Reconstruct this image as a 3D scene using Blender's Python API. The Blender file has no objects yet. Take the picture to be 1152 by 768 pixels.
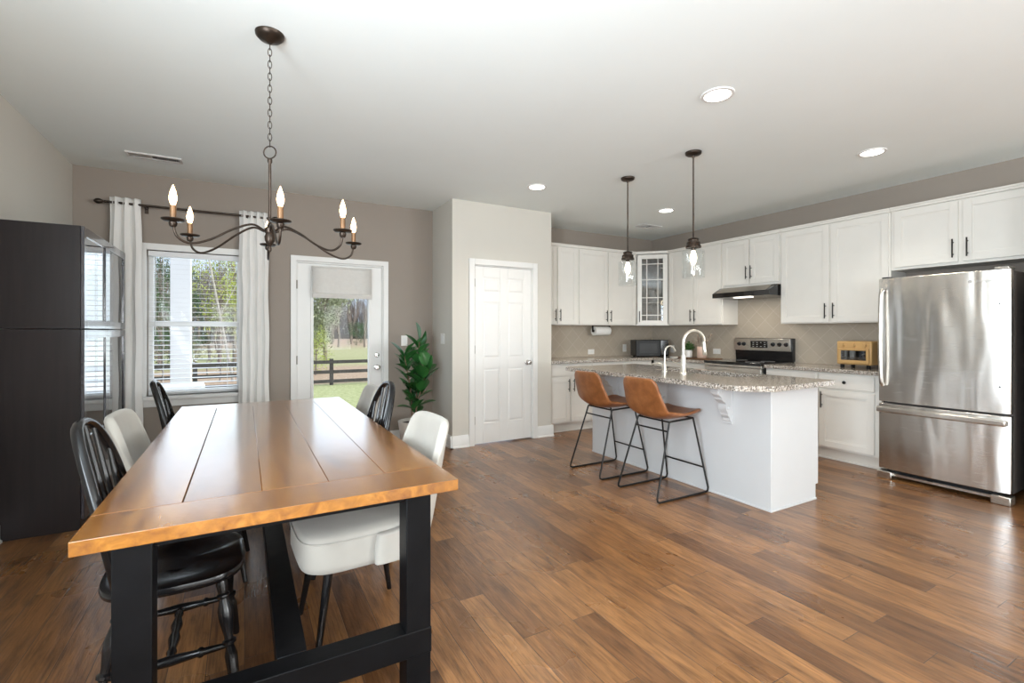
import bpy, bmesh, math, random
from mathutils import Vector, Matrix
R = math.radians
C = bpy.context.scene.collection
scene = bpy.context.scene

# ------------------------------------------------------------------ camera, world, sun, big lights, exposure
TH = R(29.3); CAMZ = 1.28; FPX = 536.0
cam_d = bpy.data.cameras.new('camera'); cam = bpy.data.objects.new('camera', cam_d); C.objects.link(cam)
cam.location = (0, 0, CAMZ); cam.rotation_euler = (R(90), 0, -TH)
cam_d.sensor_width = 36; cam_d.lens = FPX / 1152 * 36; cam_d.shift_y = -(384 - 373) / 1152
cam_d.clip_end = 500; cam_d.clip_start = 0.05
scene.camera = cam
scene.view_settings.view_transform = 'Standard'; scene.view_settings.look = 'None'
scene.view_settings.gamma = 1; scene.view_settings.use_curve_mapping = False
scene.view_settings.exposure = -0.33

w = bpy.data.worlds.new('sky'); scene.world = w; w.use_nodes = True
bgn = w.node_tree.nodes['Background']
bgn.inputs['Color'].default_value = (0.70, 0.83, 1.0, 1); bgn.inputs['Strength'].default_value = 1.45

def light(name, kind, loc, rot, energy, color=(1, 1, 1), size=None, size_y=None, shape=None, spot=None):
    d = bpy.data.lights.new(name, kind); d.energy = energy; d.color = color
    if kind == 'AREA':
        d.shape = shape or 'RECTANGLE'; d.size = size
        if size_y: d.size_y = size_y
    elif kind == 'SUN': d.angle = R(1.5)
    elif size is not None: d.shadow_soft_size = size
    o = bpy.data.objects.new(name, d); C.objects.link(o); o.location = loc; o.rotation_euler = rot
    return o
light('sun', 'SUN', (20, -10, 30), (R(52), 0, R(62)), 4.0, (1, .95, .86))
# fill lamps added behind and beside the camera, tilted up to brighten the ceiling
REAR = [(-0.35, 1.5), (1.6, 1.0), (3.2, 1.0), (4.7, 1.0)]
for x, wd in REAR:
    light('fill_rear', 'AREA', (x, -8.94, 1.45), (R(118), 0, 0), 104 * wd, (.94, .985, 1), wd - .1, 1.95)
for y in (-3.2, -5.6):
    light('fill_side', 'AREA', (5.62, y, 1.45), (R(112), 0, R(90)), 320, (.94, .985, 1), 1.0, 1.8)
for y, e in ((0.2, 310), (-3.0, 150)):
    light('fill_dining_side', 'AREA', (-1.24, y, 1.5), (R(116), 0, R(-90)), e, (.82, .92, 1), 1.5, 1.8)
# sky light of the dining window, just inside the glass
light('daylight_back', 'AREA', (-0.41, 5.62, 1.36), (R(-90), 0, 0), 8, (.76, .88, 1), .74, 1.3)
light('daylight_door', 'AREA', (0.93, 5.56, 0.98), (R(-90), 0, 0), 5, (.76, .88, 1), .56, 1.25)
scene.cycles.max_bounces = 10; scene.cycles.diffuse_bounces = 6; scene.cycles.transparent_max_bounces = 24
scene.cycles.sample_clamp_indirect = 6; scene.cycles.use_denoising = True
scene.cycles.caustics_reflective = False; scene.cycles.caustics_refractive = False

# ------------------------------------------------------------------ mesh helpers
class MB:
    def __init__(s): s.v = []; s.f = []
    def add(s, vs, fs, M=None):
        n = len(s.v)
        s.v += [tuple(M @ Vector(p)) if M else tuple(p) for p in vs]
        s.f += [tuple(i + n for i in f) for f in fs]; return s
    def box(s, x0, x1, y0, y1, z0, z1, M=None):
        x0, x1 = sorted((x0, x1)); y0, y1 = sorted((y0, y1)); z0, z1 = sorted((z0, z1))
        return s.add([(x0,y0,z0),(x1,y0,z0),(x1,y1,z0),(x0,y1,z0),(x0,y0,z1),(x1,y0,z1),(x1,y1,z1),(x0,y1,z1)],
                     [(0,3,2,1),(4,5,6,7),(0,1,5,4),(1,2,6,5),(2,3,7,6),(3,0,4,7)], M)
    def tube(s, pts, r, n=8, closed=False, M=None, flat=None):
        P = [Vector(p) for p in pts]; m = len(P); rr = r if isinstance(r, (list, tuple)) else [r] * m
        T = []
        for i in range(m):
            a = P[(i - 1) % m] if (i > 0 or closed) else P[i]; b = P[(i + 1) % m] if (i < m - 1 or closed) else P[i]
            T.append((b - a).normalized())
        up = Vector((0, 0, 1)) if abs(T[0].z) < .9 else Vector((1, 0, 0))
        N = (up - T[0] * up.dot(T[0])).normalized(); vs = []
        for i in range(m):
            N = (N - T[i] * N.dot(T[i])).normalized(); B = T[i].cross(N)
            for k in range(n):
                a = 2 * math.pi * k / n + (math.pi / n)
                ca, sa = math.cos(a) * rr[i], math.sin(a) * rr[i]
                if flat: sa *= flat
                vs.append(P[i] + N * ca + B * sa)
        fs = []
        for i in range(m if closed else m - 1):
            for k in range(n):
                a, b = i * n + k, i * n + (k + 1) % n
                j = (i + 1) % m
                fs.append((a, b, j * n + (k + 1) % n, j * n + k))
        if not closed: fs += [tuple(range(n))[::-1], tuple(range((m - 1) * n, m * n))]
        return s.add(vs, fs, M)
    def lathe(s, prof, o=(0, 0, 0), axis=(0, 0, 1), n=20, M=None, cap=True):
        ax = Vector(axis).normalized(); q = Vector((0, 0, 1)).rotation_difference(ax); o = Vector(o); vs = []
        for r, z in prof:
            for k in range(n):
                a = 2 * math.pi * k / n
                vs.append(o + q @ Vector((r * math.cos(a), r * math.sin(a), z)))
        fs = []
        for i in range(len(prof) - 1):
            for k in range(n):
                fs.append((i*n+k, i*n+(k+1) % n, (i+1)*n+(k+1) % n, (i+1)*n+k))
        if cap: fs += [tuple(range(n))[::-1], tuple(range((len(prof)-1)*n, len(prof)*n))]
        return s.add(vs, fs, M)
    def seg(s, a, b, r0, r1=None, n=12):
        return s.tube([a, b], [r0, r0 if r1 is None else r1], n)
    def turned(s, a, b, prof, n=14):      # prof: (radius, fraction along a->b)
        a = Vector(a); b = Vector(b); L = (b - a).length
        return s.lathe([(r, t * L) for r, t in prof], a, b - a, n)
    def prism(s, poly, z0, z1, M=None):   # poly in xy, extruded in z
        n = len(poly)
        return s.add([(x, y, z0) for x, y in poly] + [(x, y, z1) for x, y in poly],
                     [tuple(range(n))[::-1], tuple(range(n, 2*n))] + [(i, (i+1) % n, n+(i+1) % n, n+i) for i in range(n)], M)
    def grid(s, fn, nu, nv, M=None):
        vs = [fn(i / (nu - 1), j / (nv - 1)) for j in range(nv) for i in range(nu)]
        return s.add(vs, [(j*nu+i, j*nu+i+1, (j+1)*nu+i+1, (j+1)*nu+i) for j in range(nv-1) for i in range(nu-1)], M)
    def slab(s, outer, holes, z0, z1):
        bm = bmesh.new()
        for loop in [outer] + holes:
            vv = [bm.verts.new((x, y, z0)) for x, y in loop]
            for i in range(len(vv)): bm.edges.new((vv[i], vv[(i+1) % len(vv)]))
        bmesh.ops.triangle_fill(bm, edges=bm.edges[:], use_beauty=True)
        g = bmesh.ops.extrude_face_region(bm, geom=bm.faces[:])
        for v in g['geom']:
            if isinstance(v, bmesh.types.BMVert): v.co.z = z1
        bmesh.ops.recalc_face_normals(bm, faces=bm.faces[:])
        bm.verts.index_update(); s.add([v.co.copy() for v in bm.verts], [tuple(v.index for v in f.verts) for f in bm.faces]); bm.free(); return s

def offset(o):
    v = Vector((0, 0, 0))
    while o: v += o.location; o = o.parent
    return v
def build(name, mb, m, parent=None, bevel=0, smooth=40, local=False, solid=0, sub=0, recalc=True, kind=None):
    off = Vector((0, 0, 0)) if (local or parent is None) else offset(parent)
    me = bpy.data.meshes.new(name); me.from_pydata([tuple(Vector(v) - off) for v in mb.v], [], mb.f)
    bm = bmesh.new(); bm.from_mesh(me)
    if recalc: bmesh.ops.recalc_face_normals(bm, faces=bm.faces[:])
    if smooth:
        for f in bm.faces: f.smooth = True
        for e in bm.edges:
            if len(e.link_faces) == 2 and e.calc_face_angle(0) > R(smooth): e.smooth = False
    bm.to_mesh(me); bm.free()
    me.materials.append(m)
    o = bpy.data.objects.new(name, me); C.objects.link(o)
    if parent: o.parent = parent
    if solid:
        md = o.modifiers.new('solid', 'SOLIDIFY'); md.thickness = solid; md.offset = 0
    if bevel:
        md = o.modifiers.new('bevel', 'BEVEL'); md.width = bevel; md.segments = 2; md.limit_method = 'ANGLE'; md.angle_limit = R(35)
    if sub:
        md = o.modifiers.new('sub', 'SUBSURF'); md.levels = sub; md.render_levels = sub
    if kind: o['kind'] = kind
    return o
def tag(o, label, cat, group=None, kind=None):
    o['label'] = label; o['category'] = cat
    if group: o['group'] = group
    if kind: o['kind'] = kind
    return o
def thing(name, label, cat, loc=(0, 0, 0), rz=0, group=None):
    o = bpy.data.objects.new(name, None); C.objects.link(o); o.location = loc; o.rotation_euler = (0, 0, rz)
    o.empty_display_size = .1
    return tag(o, label, cat, group)
def struct(name, mb, m, parent=None, bevel=0, smooth=40):
    o = build(name, mb, m, parent, bevel, smooth)
    if parent is None: o['kind'] = 'structure'
    return o
def copy_tree(o, parent=None):
    c = o.copy(); C.objects.link(c)
    if parent: c.parent = parent
    for ch in list(o.children): copy_tree(ch, c)
    return c
def bx(*a): return MB().box(*a)
def text_mesh(body, size, ext=.001):
    cu = bpy.data.curves.new('t', 'FONT'); cu.body = body; cu.size = size; cu.extrude = ext; cu.align_x = 'CENTER'; cu.align_y = 'CENTER'
    o = bpy.data.objects.new('t', cu); C.objects.link(o); bpy.context.view_layer.update()
    me = o.evaluated_get(bpy.context.evaluated_depsgraph_get()).to_mesh()
    vs = [v.co.copy() for v in me.vertices]; fs = [tuple(p.vertices) for p in me.polygons]
    o.to_mesh_clear(); bpy.data.objects.remove(o); bpy.data.curves.remove(cu); return vs, fs
def catmull(P, k=8):
    P = [Vector(p) for p in P]; out = []
    Q = [P[0] * 2 - P[1]] + P + [P[-1] * 2 - P[-2]]
    for i in range(1, len(Q) - 2):
        a, b, c, d = Q[i-1:i+3]
        for j in range(k):
            t = j / k
            out.append(.5 * ((2*b) + (-a + c)*t + (2*a - 5*b + 4*c - d)*t*t + (-a + 3*b - 3*c + d)*t**3))
    out.append(P[-1]); return out
def lerp_tab(tab, t):
    for (a, *A), (b, *B) in zip(tab, tab[1:]):
        if t <= b or (b, *B) == tab[-1]:
            k = (t - a) / (b - a); k = max(0, min(1, k)); k = k*k*(3-2*k)
            return [p + (q - p) * k for p, q in zip(A, B)]

# ------------------------------------------------------------------ materials
def nt(name):
    m = bpy.data.materials.new(name); m.use_nodes = True; t = m.node_tree
    return m, t, t.nodes['Principled BSDF']
def N(t, ty, **k):
    n = t.nodes.new(ty)
    for a, b in k.items():
        if a in n.inputs: n.inputs[a].default_value = b
        else: setattr(n, a, b)
    return n
def L(t, a, b): t.links.new(a, b)
def col(c): return (c[0], c[1], c[2], 1)
def mapping(t, scale=(1, 1, 1), rot=(0, 0, 0), src='Object'):
    tc = N(t, 'ShaderNodeTexCoord'); mp = N(t, 'ShaderNodeMapping'); mp.inputs['Scale'].default_value = scale; mp.inputs['Rotation'].default_value = rot
    L(t, tc.outputs[src], mp.inputs['Vector']); return mp.outputs['Vector']
def ramp(t, fac, stops):
    r = N(t, 'ShaderNodeValToRGB'); e = r.color_ramp.elements
    while len(e) < len(stops): e.new(.5)
    for x, (p, c) in zip(e, stops): x.position = p; x.color = col(c)
    L(t, fac, r.inputs['Fac']); return r.outputs['Color']
def bump(t, b, h, strength=.2, dist=.01):
    n = N(t, 'ShaderNodeBump'); n.inputs['Strength'].default_value = strength; n.inputs['Distance'].default_value = dist
    L(t, h, n.inputs['Height']); L(t, n.outputs['Normal'], b.inputs['Normal']); return n
def mat(name, c, rough=.5, metal=0, var=.06, vs=6, bmp=0, bs=60, coat=0, ior=1.5, sheen=0, scale=(1, 1, 1), spec=None):
    m, t, b = nt(name); v = mapping(t, scale)
    n = N(t, 'ShaderNodeTexNoise', Scale=vs, Detail=4); L(t, v, n.inputs['Vector'])
    lo = [x * (1 - var) for x in c]; hi = [min(1, x * (1 + var)) for x in c]
    L(t, ramp(t, n.outputs['Fac'], [(.3, lo), (.7, hi)]), b.inputs['Base Color'])
    b.inputs['Roughness'].default_value = rough; b.inputs['Metallic'].default_value = metal; b.inputs['IOR'].default_value = ior
    b.inputs['Coat Weight'].default_value = coat; b.inputs['Coat Roughness'].default_value = .08
    if sheen: b.inputs['Sheen Weight'].default_value = sheen
    if spec is not None: b.inputs['Specular IOR Level'].default_value = spec
    if bmp:
        n2 = N(t, 'ShaderNodeTexNoise', Scale=bs, Detail=3); L(t, v, n2.inputs['Vector']); bump(t, b, n2.outputs['Fac'], bmp, .004)
    return m
def emit(name, c, s):
    m, t, b = nt(name); b.inputs['Base Color'].default_value = col(c)
    b.inputs['Emission Color'].default_value = col(c); b.inputs['Emission Strength'].default_value = s; return m

M = {}
M['greige'] = mat('greige_wall_paint', (.60, .572, .515), .75, var=.015, vs=2, bmp=.05, bs=200)
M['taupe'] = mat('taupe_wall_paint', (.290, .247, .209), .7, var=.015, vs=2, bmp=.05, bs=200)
M['ceiling'] = mat('ceiling_paint', (.86, .91, .90), .8, var=.01, vs=2, bmp=.06, bs=160)
M['trim'] = mat('white_trim_paint', (.76, .755, .735), .35, var=.01)
M['cabinet'] = mat('white_cabinet_paint', (.76, .732, .680), .38, var=.015)
M['island'] = mat('island_white_paint', (.60, .605, .61), .45, var=.01)
M['kick'] = mat('cabinet_kick_paint', (.68, .64, .58), .5, var=.02)
M['black_metal'] = mat('black_metal', (.018, .017, .016), .38, .6, var=.1)
M['bronze'] = mat('oil_rubbed_bronze', (.050, .036, .027), .38, .75, var=.25, vs=20)
M['candle'] = mat('brass_brown_sleeve', (.20, .11, .055), .4, .6, var=.2, vs=20)
M['nickel'] = mat('brushed_nickel', (.74, .70, .62), .28, .9, var=.03)
M['chrome'] = mat('satin_chrome', (.62, .60, .58), .25, 1, var=.03)
M['black_paint'] = mat('black_furniture_paint', (.006, .0055, .006), .25, var=.3, vs=9, coat=.12, spec=.35, bmp=.05, bs=30)
M['table_black'] = mat('table_leg_black_paint', (.004, .004, .0045), .40, spec=.12, var=.3, vs=9, bmp=.25, bs=14, scale=(1, 1, 1))
M['armoire'] = mat('black_brown_veneer', (.014, .0095, .010), .34, var=.25, vs=3, scale=(12, 12, .7), spec=.35)
M['armoire_front'] = mat('black_brown_front', (.03, .028, .038), .25, var=.2, vs=3, coat=1)
M['cream'] = mat('cream_upholstery', (.43, .405, .362), .9, var=.03, vs=12, bmp=.25, bs=500, sheen=.2)
M['curtain'] = mat('white_curtain_cloth', (.80, .79, .765), .9, var=.02, vs=5, bmp=.15, bs=600)
M['shade'] = mat('roman_shade_cloth', (.66, .64, .605), .9, var=.03, vs=30, bmp=.2, bs=300)
M['blind'] = mat('white_blind_slat', (.78, .79, .80), .5, var=.02)
M['black_plastic'] = mat('black_plastic', (.008, .008, .009), .4, var=.1, spec=.3)
M['black_glass'] = mat('black_glass', (.010, .009, .009), .06, var=.05)
M['paper'] = mat('white_paper', (.82, .80, .76), .9, var=.02, bmp=.1, bs=90)
M['cardboard'] = mat('cardboard_core', (.05, .04, .03), .9)
M['plate'] = mat('white_plate_plastic', (.80, .78, .74), .4, var=.01)
M['white_pot'] = mat('white_ceramic', (.82, .80, .77), .3, var=.02)
M['pink_vase'] = mat('blush_ceramic', (.60, .42, .34), .6, var=.06)
M['soil'] = mat('potting_soil', (.05, .03, .02), .95, var=.3, vs=40, bmp=.8, bs=50)
M['board'] = mat('walnut_board', (.13, .065, .03), .5, var=.3, vs=5, scale=(1, 8, 1))
M['oven_tan'] = mat('tan_oven_enamel', (.54, .33, .13), .42, var=.05)
M['dark_metal_side'] = mat('dark_grey_side_panel', (.075, .066, .062), .5, .3, var=.05, bmp=.1, bs=300)
M['oven_stone'] = mat('oven_inside', (.05, .05, .05), .5)
M['col_white'] = mat('porch_white_paint', (.82, .83, .84), .6, var=.02)
M['deck'] = mat('porch_concrete', (.42, .40, .38), .9, var=.15, vs=4, bmp=.2)
M['fence'] = mat('dark_fence_wood', (.075, .068, .066), .85, var=.3, vs=8, bmp=.4, bs=30)
M['bark'] = mat('grey_bark', (.30, .25, .21), .95, var=.35, vs=9)
M['bark_pale'] = mat('pale_bark', (.55, .51, .46), .95, var=.25, vs=9)
M['hinge'] = mat('hinge_metal', (.28, .26, .23), .35, .9)
M['vent'] = mat('vent_metal', (.62, .61, .59), .5, var=.03)
M['vent_dark'] = mat('vent_dark', (.10, .09, .085), .8)
M['grey_text'] = mat('grey_marking', (.45, .44, .42), .4)
M['cushion'] = mat('white_outdoor_cushion', (.80, .80, .79), .9, var=.03, bmp=.2, bs=80)
M['dish_glass'] = mat('glassware', (.62, .62, .60), .15, var=.05)
M['can'] = emit('downlight_lens', (1, .96, .88), 9)
M['bulb'] = emit('warm_bulb', (1, .66, .34), 14)
M['pbulb'] = emit('pendant_bulb', (1, .84, .62), 11)
M['hoodlight'] = emit('hood_lamp', (1, .93, .82), 3.0)

def leaf_mat(name, a, b_, rough=.6, coat=0):
    m, t, b = nt(name); g = N(t, 'ShaderNodeNewGeometry')
    L(t, ramp(t, g.outputs['Random Per Island'], [(0, a), (1, b_)]), b.inputs['Base Color'])
    b.inputs['Roughness'].default_value = rough; b.inputs['Coat Weight'].default_value = coat
    return m
M['leaf_dark'] = leaf_mat('evergreen_leaf', (.035, .075, .035), (.12, .20, .08))
M['leaf_yellow'] = leaf_mat('yellow_green_leaf', (.22, .30, .04), (.55, .62, .12))
M['leaf_grey'] = leaf_mat('grey_green_leaf', (.18, .22, .12), (.55, .58, .42))
M['twig'] = leaf_mat('bare_twig', (.14, .12, .11), (.36, .32, .29), .95)
M['herb'] = leaf_mat('herb_leaf', (.03, .09, .02), (.09, .20, .05))
M['dried'] = leaf_mat('dried_stem', (.16, .11, .08), (.35, .26, .19), .9)

def rubber_leaf():
    m, t, b = nt('rubber_leaf'); g = N(t, 'ShaderNodeNewGeometry')
    n = N(t, 'ShaderNodeTexNoise', Scale=14.0); L(t, mapping(t), n.inputs['Vector'])
    a = ramp(t, g.outputs['Random Per Island'], [(0, (.010, .05, .020)), (.7, (.018, .085, .030)), (1, (.04, .17, .03))])
    mx = N(t, 'ShaderNodeMixRGB', blend_type='MULTIPLY'); mx.inputs['Fac'].default_value = .6; L(t, a, mx.inputs[1]); L(t, ramp(t, n.outputs['Fac'], [(.3, (.6, .6, .6)), (.7, (1.2, 1.2, 1.2))]), mx.inputs[2])
    L(t, mx.outputs[0], b.inputs['Base Color']); b.inputs['Roughness'].default_value = .28; return m
M['rubber'] = rubber_leaf()

def glass(name, tint=(1, 1, 1), top=1.0, rough=.02, blend=1.35):
    m, t, b = nt(name); t.nodes.remove(b); out = t.nodes['Material Output']
    tr = N(t, 'ShaderNodeBsdfTransparent'); tr.inputs['Color'].default_value = col(tint)
    gl = N(t, 'ShaderNodeBsdfGlossy'); gl.inputs['Roughness'].default_value = rough
    lw = N(t, 'ShaderNodeLayerWeight'); lw.inputs['Blend'].default_value = .5
    f0 = ((blend-1)/(blend+1))**2
    pw = N(t, 'ShaderNodeMath', operation='POWER'); pw.inputs[1].default_value = 4.5; L(t, lw.outputs['Facing'], pw.inputs[0])
    fr = N(t, 'ShaderNodeMath', operation='MULTIPLY_ADD'); fr.inputs[1].default_value = min(.95, top-f0); fr.inputs[2].default_value = f0*1.6; L(t, pw.outputs[0], fr.inputs[0])
    mx = N(t, 'ShaderNodeMixShader'); L(t, fr.outputs[0], mx.inputs[0]); L(t, tr.outputs[0], mx.inputs[1]); L(t, gl.outputs[0], mx.inputs[2])
    L(t, mx.outputs[0], out.inputs['Surface']); return m
M['glass'] = glass('window_glass', blend=1.12)
M['jar'] = glass('jar_glass', (.97, .98, .98), .45, blend=1.5)
M['cab_glass'] = glass('cabinet_glass', (.80, .80, .80), blend=1.5)
M['arm_glass'] = glass('armoire_glass', (.35, .36, .38), blend=2.6)

def floor_mat():
    m, t, b = nt('hickory_planks'); tc = N(t, 'ShaderNodeTexCoord'); sp = N(t, 'ShaderNodeSeparateXYZ'); L(t, tc.outputs['Object'], sp.inputs[0])
    cb = N(t, 'ShaderNodeCombineXYZ'); L(t, sp.outputs['Y'], cb.inputs['X']); L(t, sp.outputs['X'], cb.inputs['Y'])
    br = N(t, 'ShaderNodeTexBrick'); br.offset = .37; br.offset_frequency = 2; br.squash = 1.25; br.squash_frequency = 3
    for k, v in (('Scale', 1), ('Brick Width', 1.05), ('Row Height', .127), ('Mortar Size', .0016), ('Mortar Smooth', .3), ('Bias', 0)): br.inputs[k].default_value = v
    br.inputs['Color1'].default_value = (0, 0, 0, 1); br.inputs['Color2'].default_value = (1, 1, 1, 1); br.inputs['Mortar'].default_value = (.5, .5, .5, 1)
    L(t, cb.outputs[0], br.inputs['Vector'])
    # grain, offset per plank
    off = N(t, 'ShaderNodeVectorMath', operation='MULTIPLY_ADD'); off.inputs[1].default_value = (13, 7, 3)
    L(t, br.outputs['Color'], off.inputs[0]); L(t, cb.outputs[0], off.inputs[2])
    mp = N(t, 'ShaderNodeMapping'); mp.inputs['Scale'].default_value = (2.2, 11, 1); L(t, off.outputs[0], mp.inputs['Vector'])
    n1 = N(t, 'ShaderNodeTexNoise', Scale=2.2, Detail=7, Roughness=.62, Distortion=.45); L(t, mp.outputs[0], n1.inputs['Vector'])
    mp2 = N(t, 'ShaderNodeMapping'); mp2.inputs['Scale'].default_value = (3, 70, 1); L(t, off.outputs[0], mp2.inputs['Vector'])
    n2 = N(t, 'ShaderNodeTexNoise', Scale=2.0, Detail=4, Roughness=.6); L(t, mp2.outputs[0], n2.inputs['Vector'])
    n3 = N(t, 'ShaderNodeTexNoise', Scale=2.4, Detail=3); L(t, cb.outputs[0], n3.inputs['Vector'])
    base = ramp(t, br.outputs['Color'], [(0, (.135, .057, .021)), (.3, (.205, .090, .032)), (.7, (.265, .120, .042)), (1, (.335, .158, .058))])
    g1 = ramp(t, n1.outputs['Fac'], [(.25, (.22, .19, .17)), (.42, (.72, .70, .68)), (.56, (1.0, 1.0, 1.0)), (.75, (1.4, 1.38, 1.35))])
    g2 = ramp(t, n2.outputs['Fac'], [(.34, (.55, .52, .50)), (.5, (.98, .98, .98)), (.7, (1.15, 1.15, 1.15))])
    a = N(t, 'ShaderNodeMixRGB', blend_type='MULTIPLY'); a.inputs[0].default_value = .85; L(t, base, a.inputs[1]); L(t, g1, a.inputs[2])
    c = N(t, 'ShaderNodeMixRGB', blend_type='MULTIPLY'); c.inputs[0].default_value = .8; L(t, a.outputs[0], c.inputs[1]); L(t, g2, c.inputs[2])
    d = N(t, 'ShaderNodeMixRGB'); L(t, br.outputs['Fac'], d.inputs[0]); L(t, c.outputs[0], d.inputs[1]); d.inputs[2].default_value = (.045, .022, .012, 1)
    L(t, d.outputs[0], b.inputs['Base Color'])
    rr = N(t, 'ShaderNodeMapRange'); rr.inputs['To Min'].default_value = .20; rr.inputs['To Max'].default_value = .38; L(t, n3.outputs['Fac'], rr.inputs['Value']); L(t, rr.outputs[0], b.inputs['Roughness'])
    b.inputs['Coat Weight'].default_value = .35; b.inputs['Coat Roughness'].default_value = .22; b.inputs['Specular IOR Level'].default_value = .4
    ad = N(t, 'ShaderNodeMath', operation='MULTIPLY_ADD'); ad.inputs[1].default_value = -1.6; L(t, br.outputs['Fac'], ad.inputs[0]); L(t, n1.outputs['Fac'], ad.inputs[2])
    bm_ = bump(t, b, ad.outputs[0], .38, .007); L(t, bm_.outputs['Normal'], b.inputs['Coat Normal']); return m
M['floor'] = floor_mat()

def table_wood():
    m, t, b = nt('varnished_pine'); g = N(t, 'ShaderNodeNewGeometry'); tc = N(t, 'ShaderNodeTexCoord')
    off = N(t, 'ShaderNodeVectorMath', operation='MULTIPLY_ADD'); off.inputs[1].default_value = (9, 5, 3)
    cx = N(t, 'ShaderNodeCombineXYZ'); 
    for k in 'XYZ': L(t, g.outputs['Random Per Island'], cx.inputs[k])
    L(t, cx.outputs[0], off.inputs[0]); L(t, tc.outputs['Object'], off.inputs[2])
    mp = N(t, 'ShaderNodeMapping'); mp.inputs['Scale'].default_value = (9, .8, 9); L(t, off.outputs[0], mp.inputs['Vector'])
    n1 = N(t, 'ShaderNodeTexNoise', Scale=2.0, Detail=6, Roughness=.6, Distortion=.7); L(t, mp.outputs[0], n1.inputs['Vector'])
    vo = N(t, 'ShaderNodeTexVoronoi', Scale=2.6); L(t, off.outputs[0], vo.inputs['Vector'])
    base = ramp(t, n1.outputs['Fac'], [(.28, (.105, .034, .008)), (.42, (.205, .074, .010)), (.58, (.28, .110, .014)), (.75, (.38, .165, .026))])
    pr_ = ramp(t, g.outputs['Random Per Island'], [(0, (.80, .76, .74)), (1, (1.05, 1.05, 1.05))])
    kn = ramp(t, vo.outputs['Distance'], [(.0, (.10, .05, .03)), (.05, (.22, .12, .08)), (.085, (1, 1, 1))])
    a = N(t, 'ShaderNodeMixRGB', blend_type='MULTIPLY'); a.inputs[0].default_value = 1; L(t, base, a.inputs[1]); L(t, kn, a.inputs[2])
    c = N(t, 'ShaderNodeMixRGB', blend_type='MULTIPLY'); c.inputs[0].default_value = 1; L(t, a.outputs[0], c.inputs[1]); L(t, pr_, c.inputs[2])
    L(t, c.outputs[0], b.inputs['Base Color']); b.inputs['Roughness'].default_value = .26
    b.inputs['Coat Weight'].default_value = .8; b.inputs['Coat Roughness'].default_value = .16; b.inputs['Coat IOR'].default_value = 1.55
    n3 = N(t, 'ShaderNodeTexNoise', Scale=6.0, Detail=5, Distortion=.5); L(t, mapping(t, (1, .5, 1)), n3.inputs['Vector'])
    bm_ = bump(t, b, n3.outputs['Fac'], .05, .01); L(t, bm_.outputs['Normal'], b.inputs['Coat Normal']); return m
M['pine'] = table_wood()

def granite():
    m, t, b = nt('speckled_granite'); v = mapping(t)
    v1 = N(t, 'ShaderNodeTexVoronoi', Scale=170.0); L(t, v, v1.inputs['Vector'])
    n1 = N(t, 'ShaderNodeTexNoise', Scale=75.0, Detail=4, Roughness=.7); L(t, v, n1.inputs['Vector'])
    base = ramp(t, v1.outputs['Color'], [(.15, (.10, .075, .06)), (.35, (.42, .36, .30)), (.55, (.60, .54, .47)), (.8, (.74, .71, .67))])
    dk = ramp(t, n1.outputs['Fac'], [(.38, (.06, .055, .055)), (.49, (.70, .68, .66)), (.65, (1.1, 1.1, 1.1))])
    a = N(t, 'ShaderNodeMixRGB', blend_type='MULTIPLY'); a.inputs[0].default_value = .9; L(t, base, a.inputs[1]); L(t, dk, a.inputs[2])
    L(t, a.outputs[0], b.inputs['Base Color']); b.inputs['Roughness'].default_value = .12; return m
M['granite'] = granite()

def tile():
    m, t, b = nt('diagonal_beige_tile'); tc = N(t, 'ShaderNodeTexCoord'); sp = N(t, 'ShaderNodeSeparateXYZ'); L(t, tc.outputs['Object'], sp.inputs[0])
    ad = N(t, 'ShaderNodeMath', operation='ADD'); L(t, sp.outputs['X'], ad.inputs[0]); L(t, sp.outputs['Y'], ad.inputs[1])
    cb = N(t, 'ShaderNodeCombineXYZ'); L(t, ad.outputs[0], cb.inputs['X']); L(t, sp.outputs['Z'], cb.inputs['Y'])
    mp = N(t, 'ShaderNodeMapping'); mp.inputs['Rotation'].default_value = (0, 0, R(45)); L(t, cb.outputs[0], mp.inputs['Vector'])
    br = N(t, 'ShaderNodeTexBrick'); br.offset = 0
    for k, v in (('Scale', 1), ('Brick Width', .155), ('Row Height', .155), ('Mortar Size', .0022), ('Mortar Smooth', .2)): br.inputs[k].default_value = v
    br.inputs['Color1'].default_value = (.43, .365, .290, 1); br.inputs['Color2'].default_value = (.45, .385, .305, 1); br.inputs['Mortar'].default_value = (.55, .485, .41, 1)
    L(t, mp.outputs[0], br.inputs['Vector']); L(t, br.outputs['Color'], b.inputs['Base Color']); b.inputs['Roughness'].default_value = .3
    bump(t, b, br.outputs['Fac'], -.3, .003); return m
M['tile'] = tile()

def steel(name, c=(.60, .585, .565), rough=.2, wav=.35, horiz=True):
    m, t, b = nt(name)
    n = N(t, 'ShaderNodeTexNoise', Scale=3.0, Detail=2); L(t, mapping(t, (90, 2, 90) if not horiz else (2, 2, 160)), n.inputs['Vector'])
    n2 = N(t, 'ShaderNodeTexNoise', Scale=2.3, Detail=1, Distortion=.4); L(t, mapping(t, (1, 2.6, .5)), n2.inputs['Vector'])
    b.inputs['Base Color'].default_value = col(c); b.inputs['Metallic'].default_value = 1
    rr = N(t, 'ShaderNodeMapRange'); rr.inputs['To Min'].default_value = rough - .04; rr.inputs['To Max'].default_value = rough + .05; L(t, n.outputs['Fac'], rr.inputs['Value']); L(t, rr.outputs[0], b.inputs['Roughness'])
    if wav: bump(t, b, n2.outputs['Fac'], wav, .05)
    return m
M['steel'] = steel('brushed_stainless', (.72, .70, .67), .25, .30)
M['steel_flat'] = steel('brushed_stainless_small', (.60, .57, .53), .28, 0)

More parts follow.
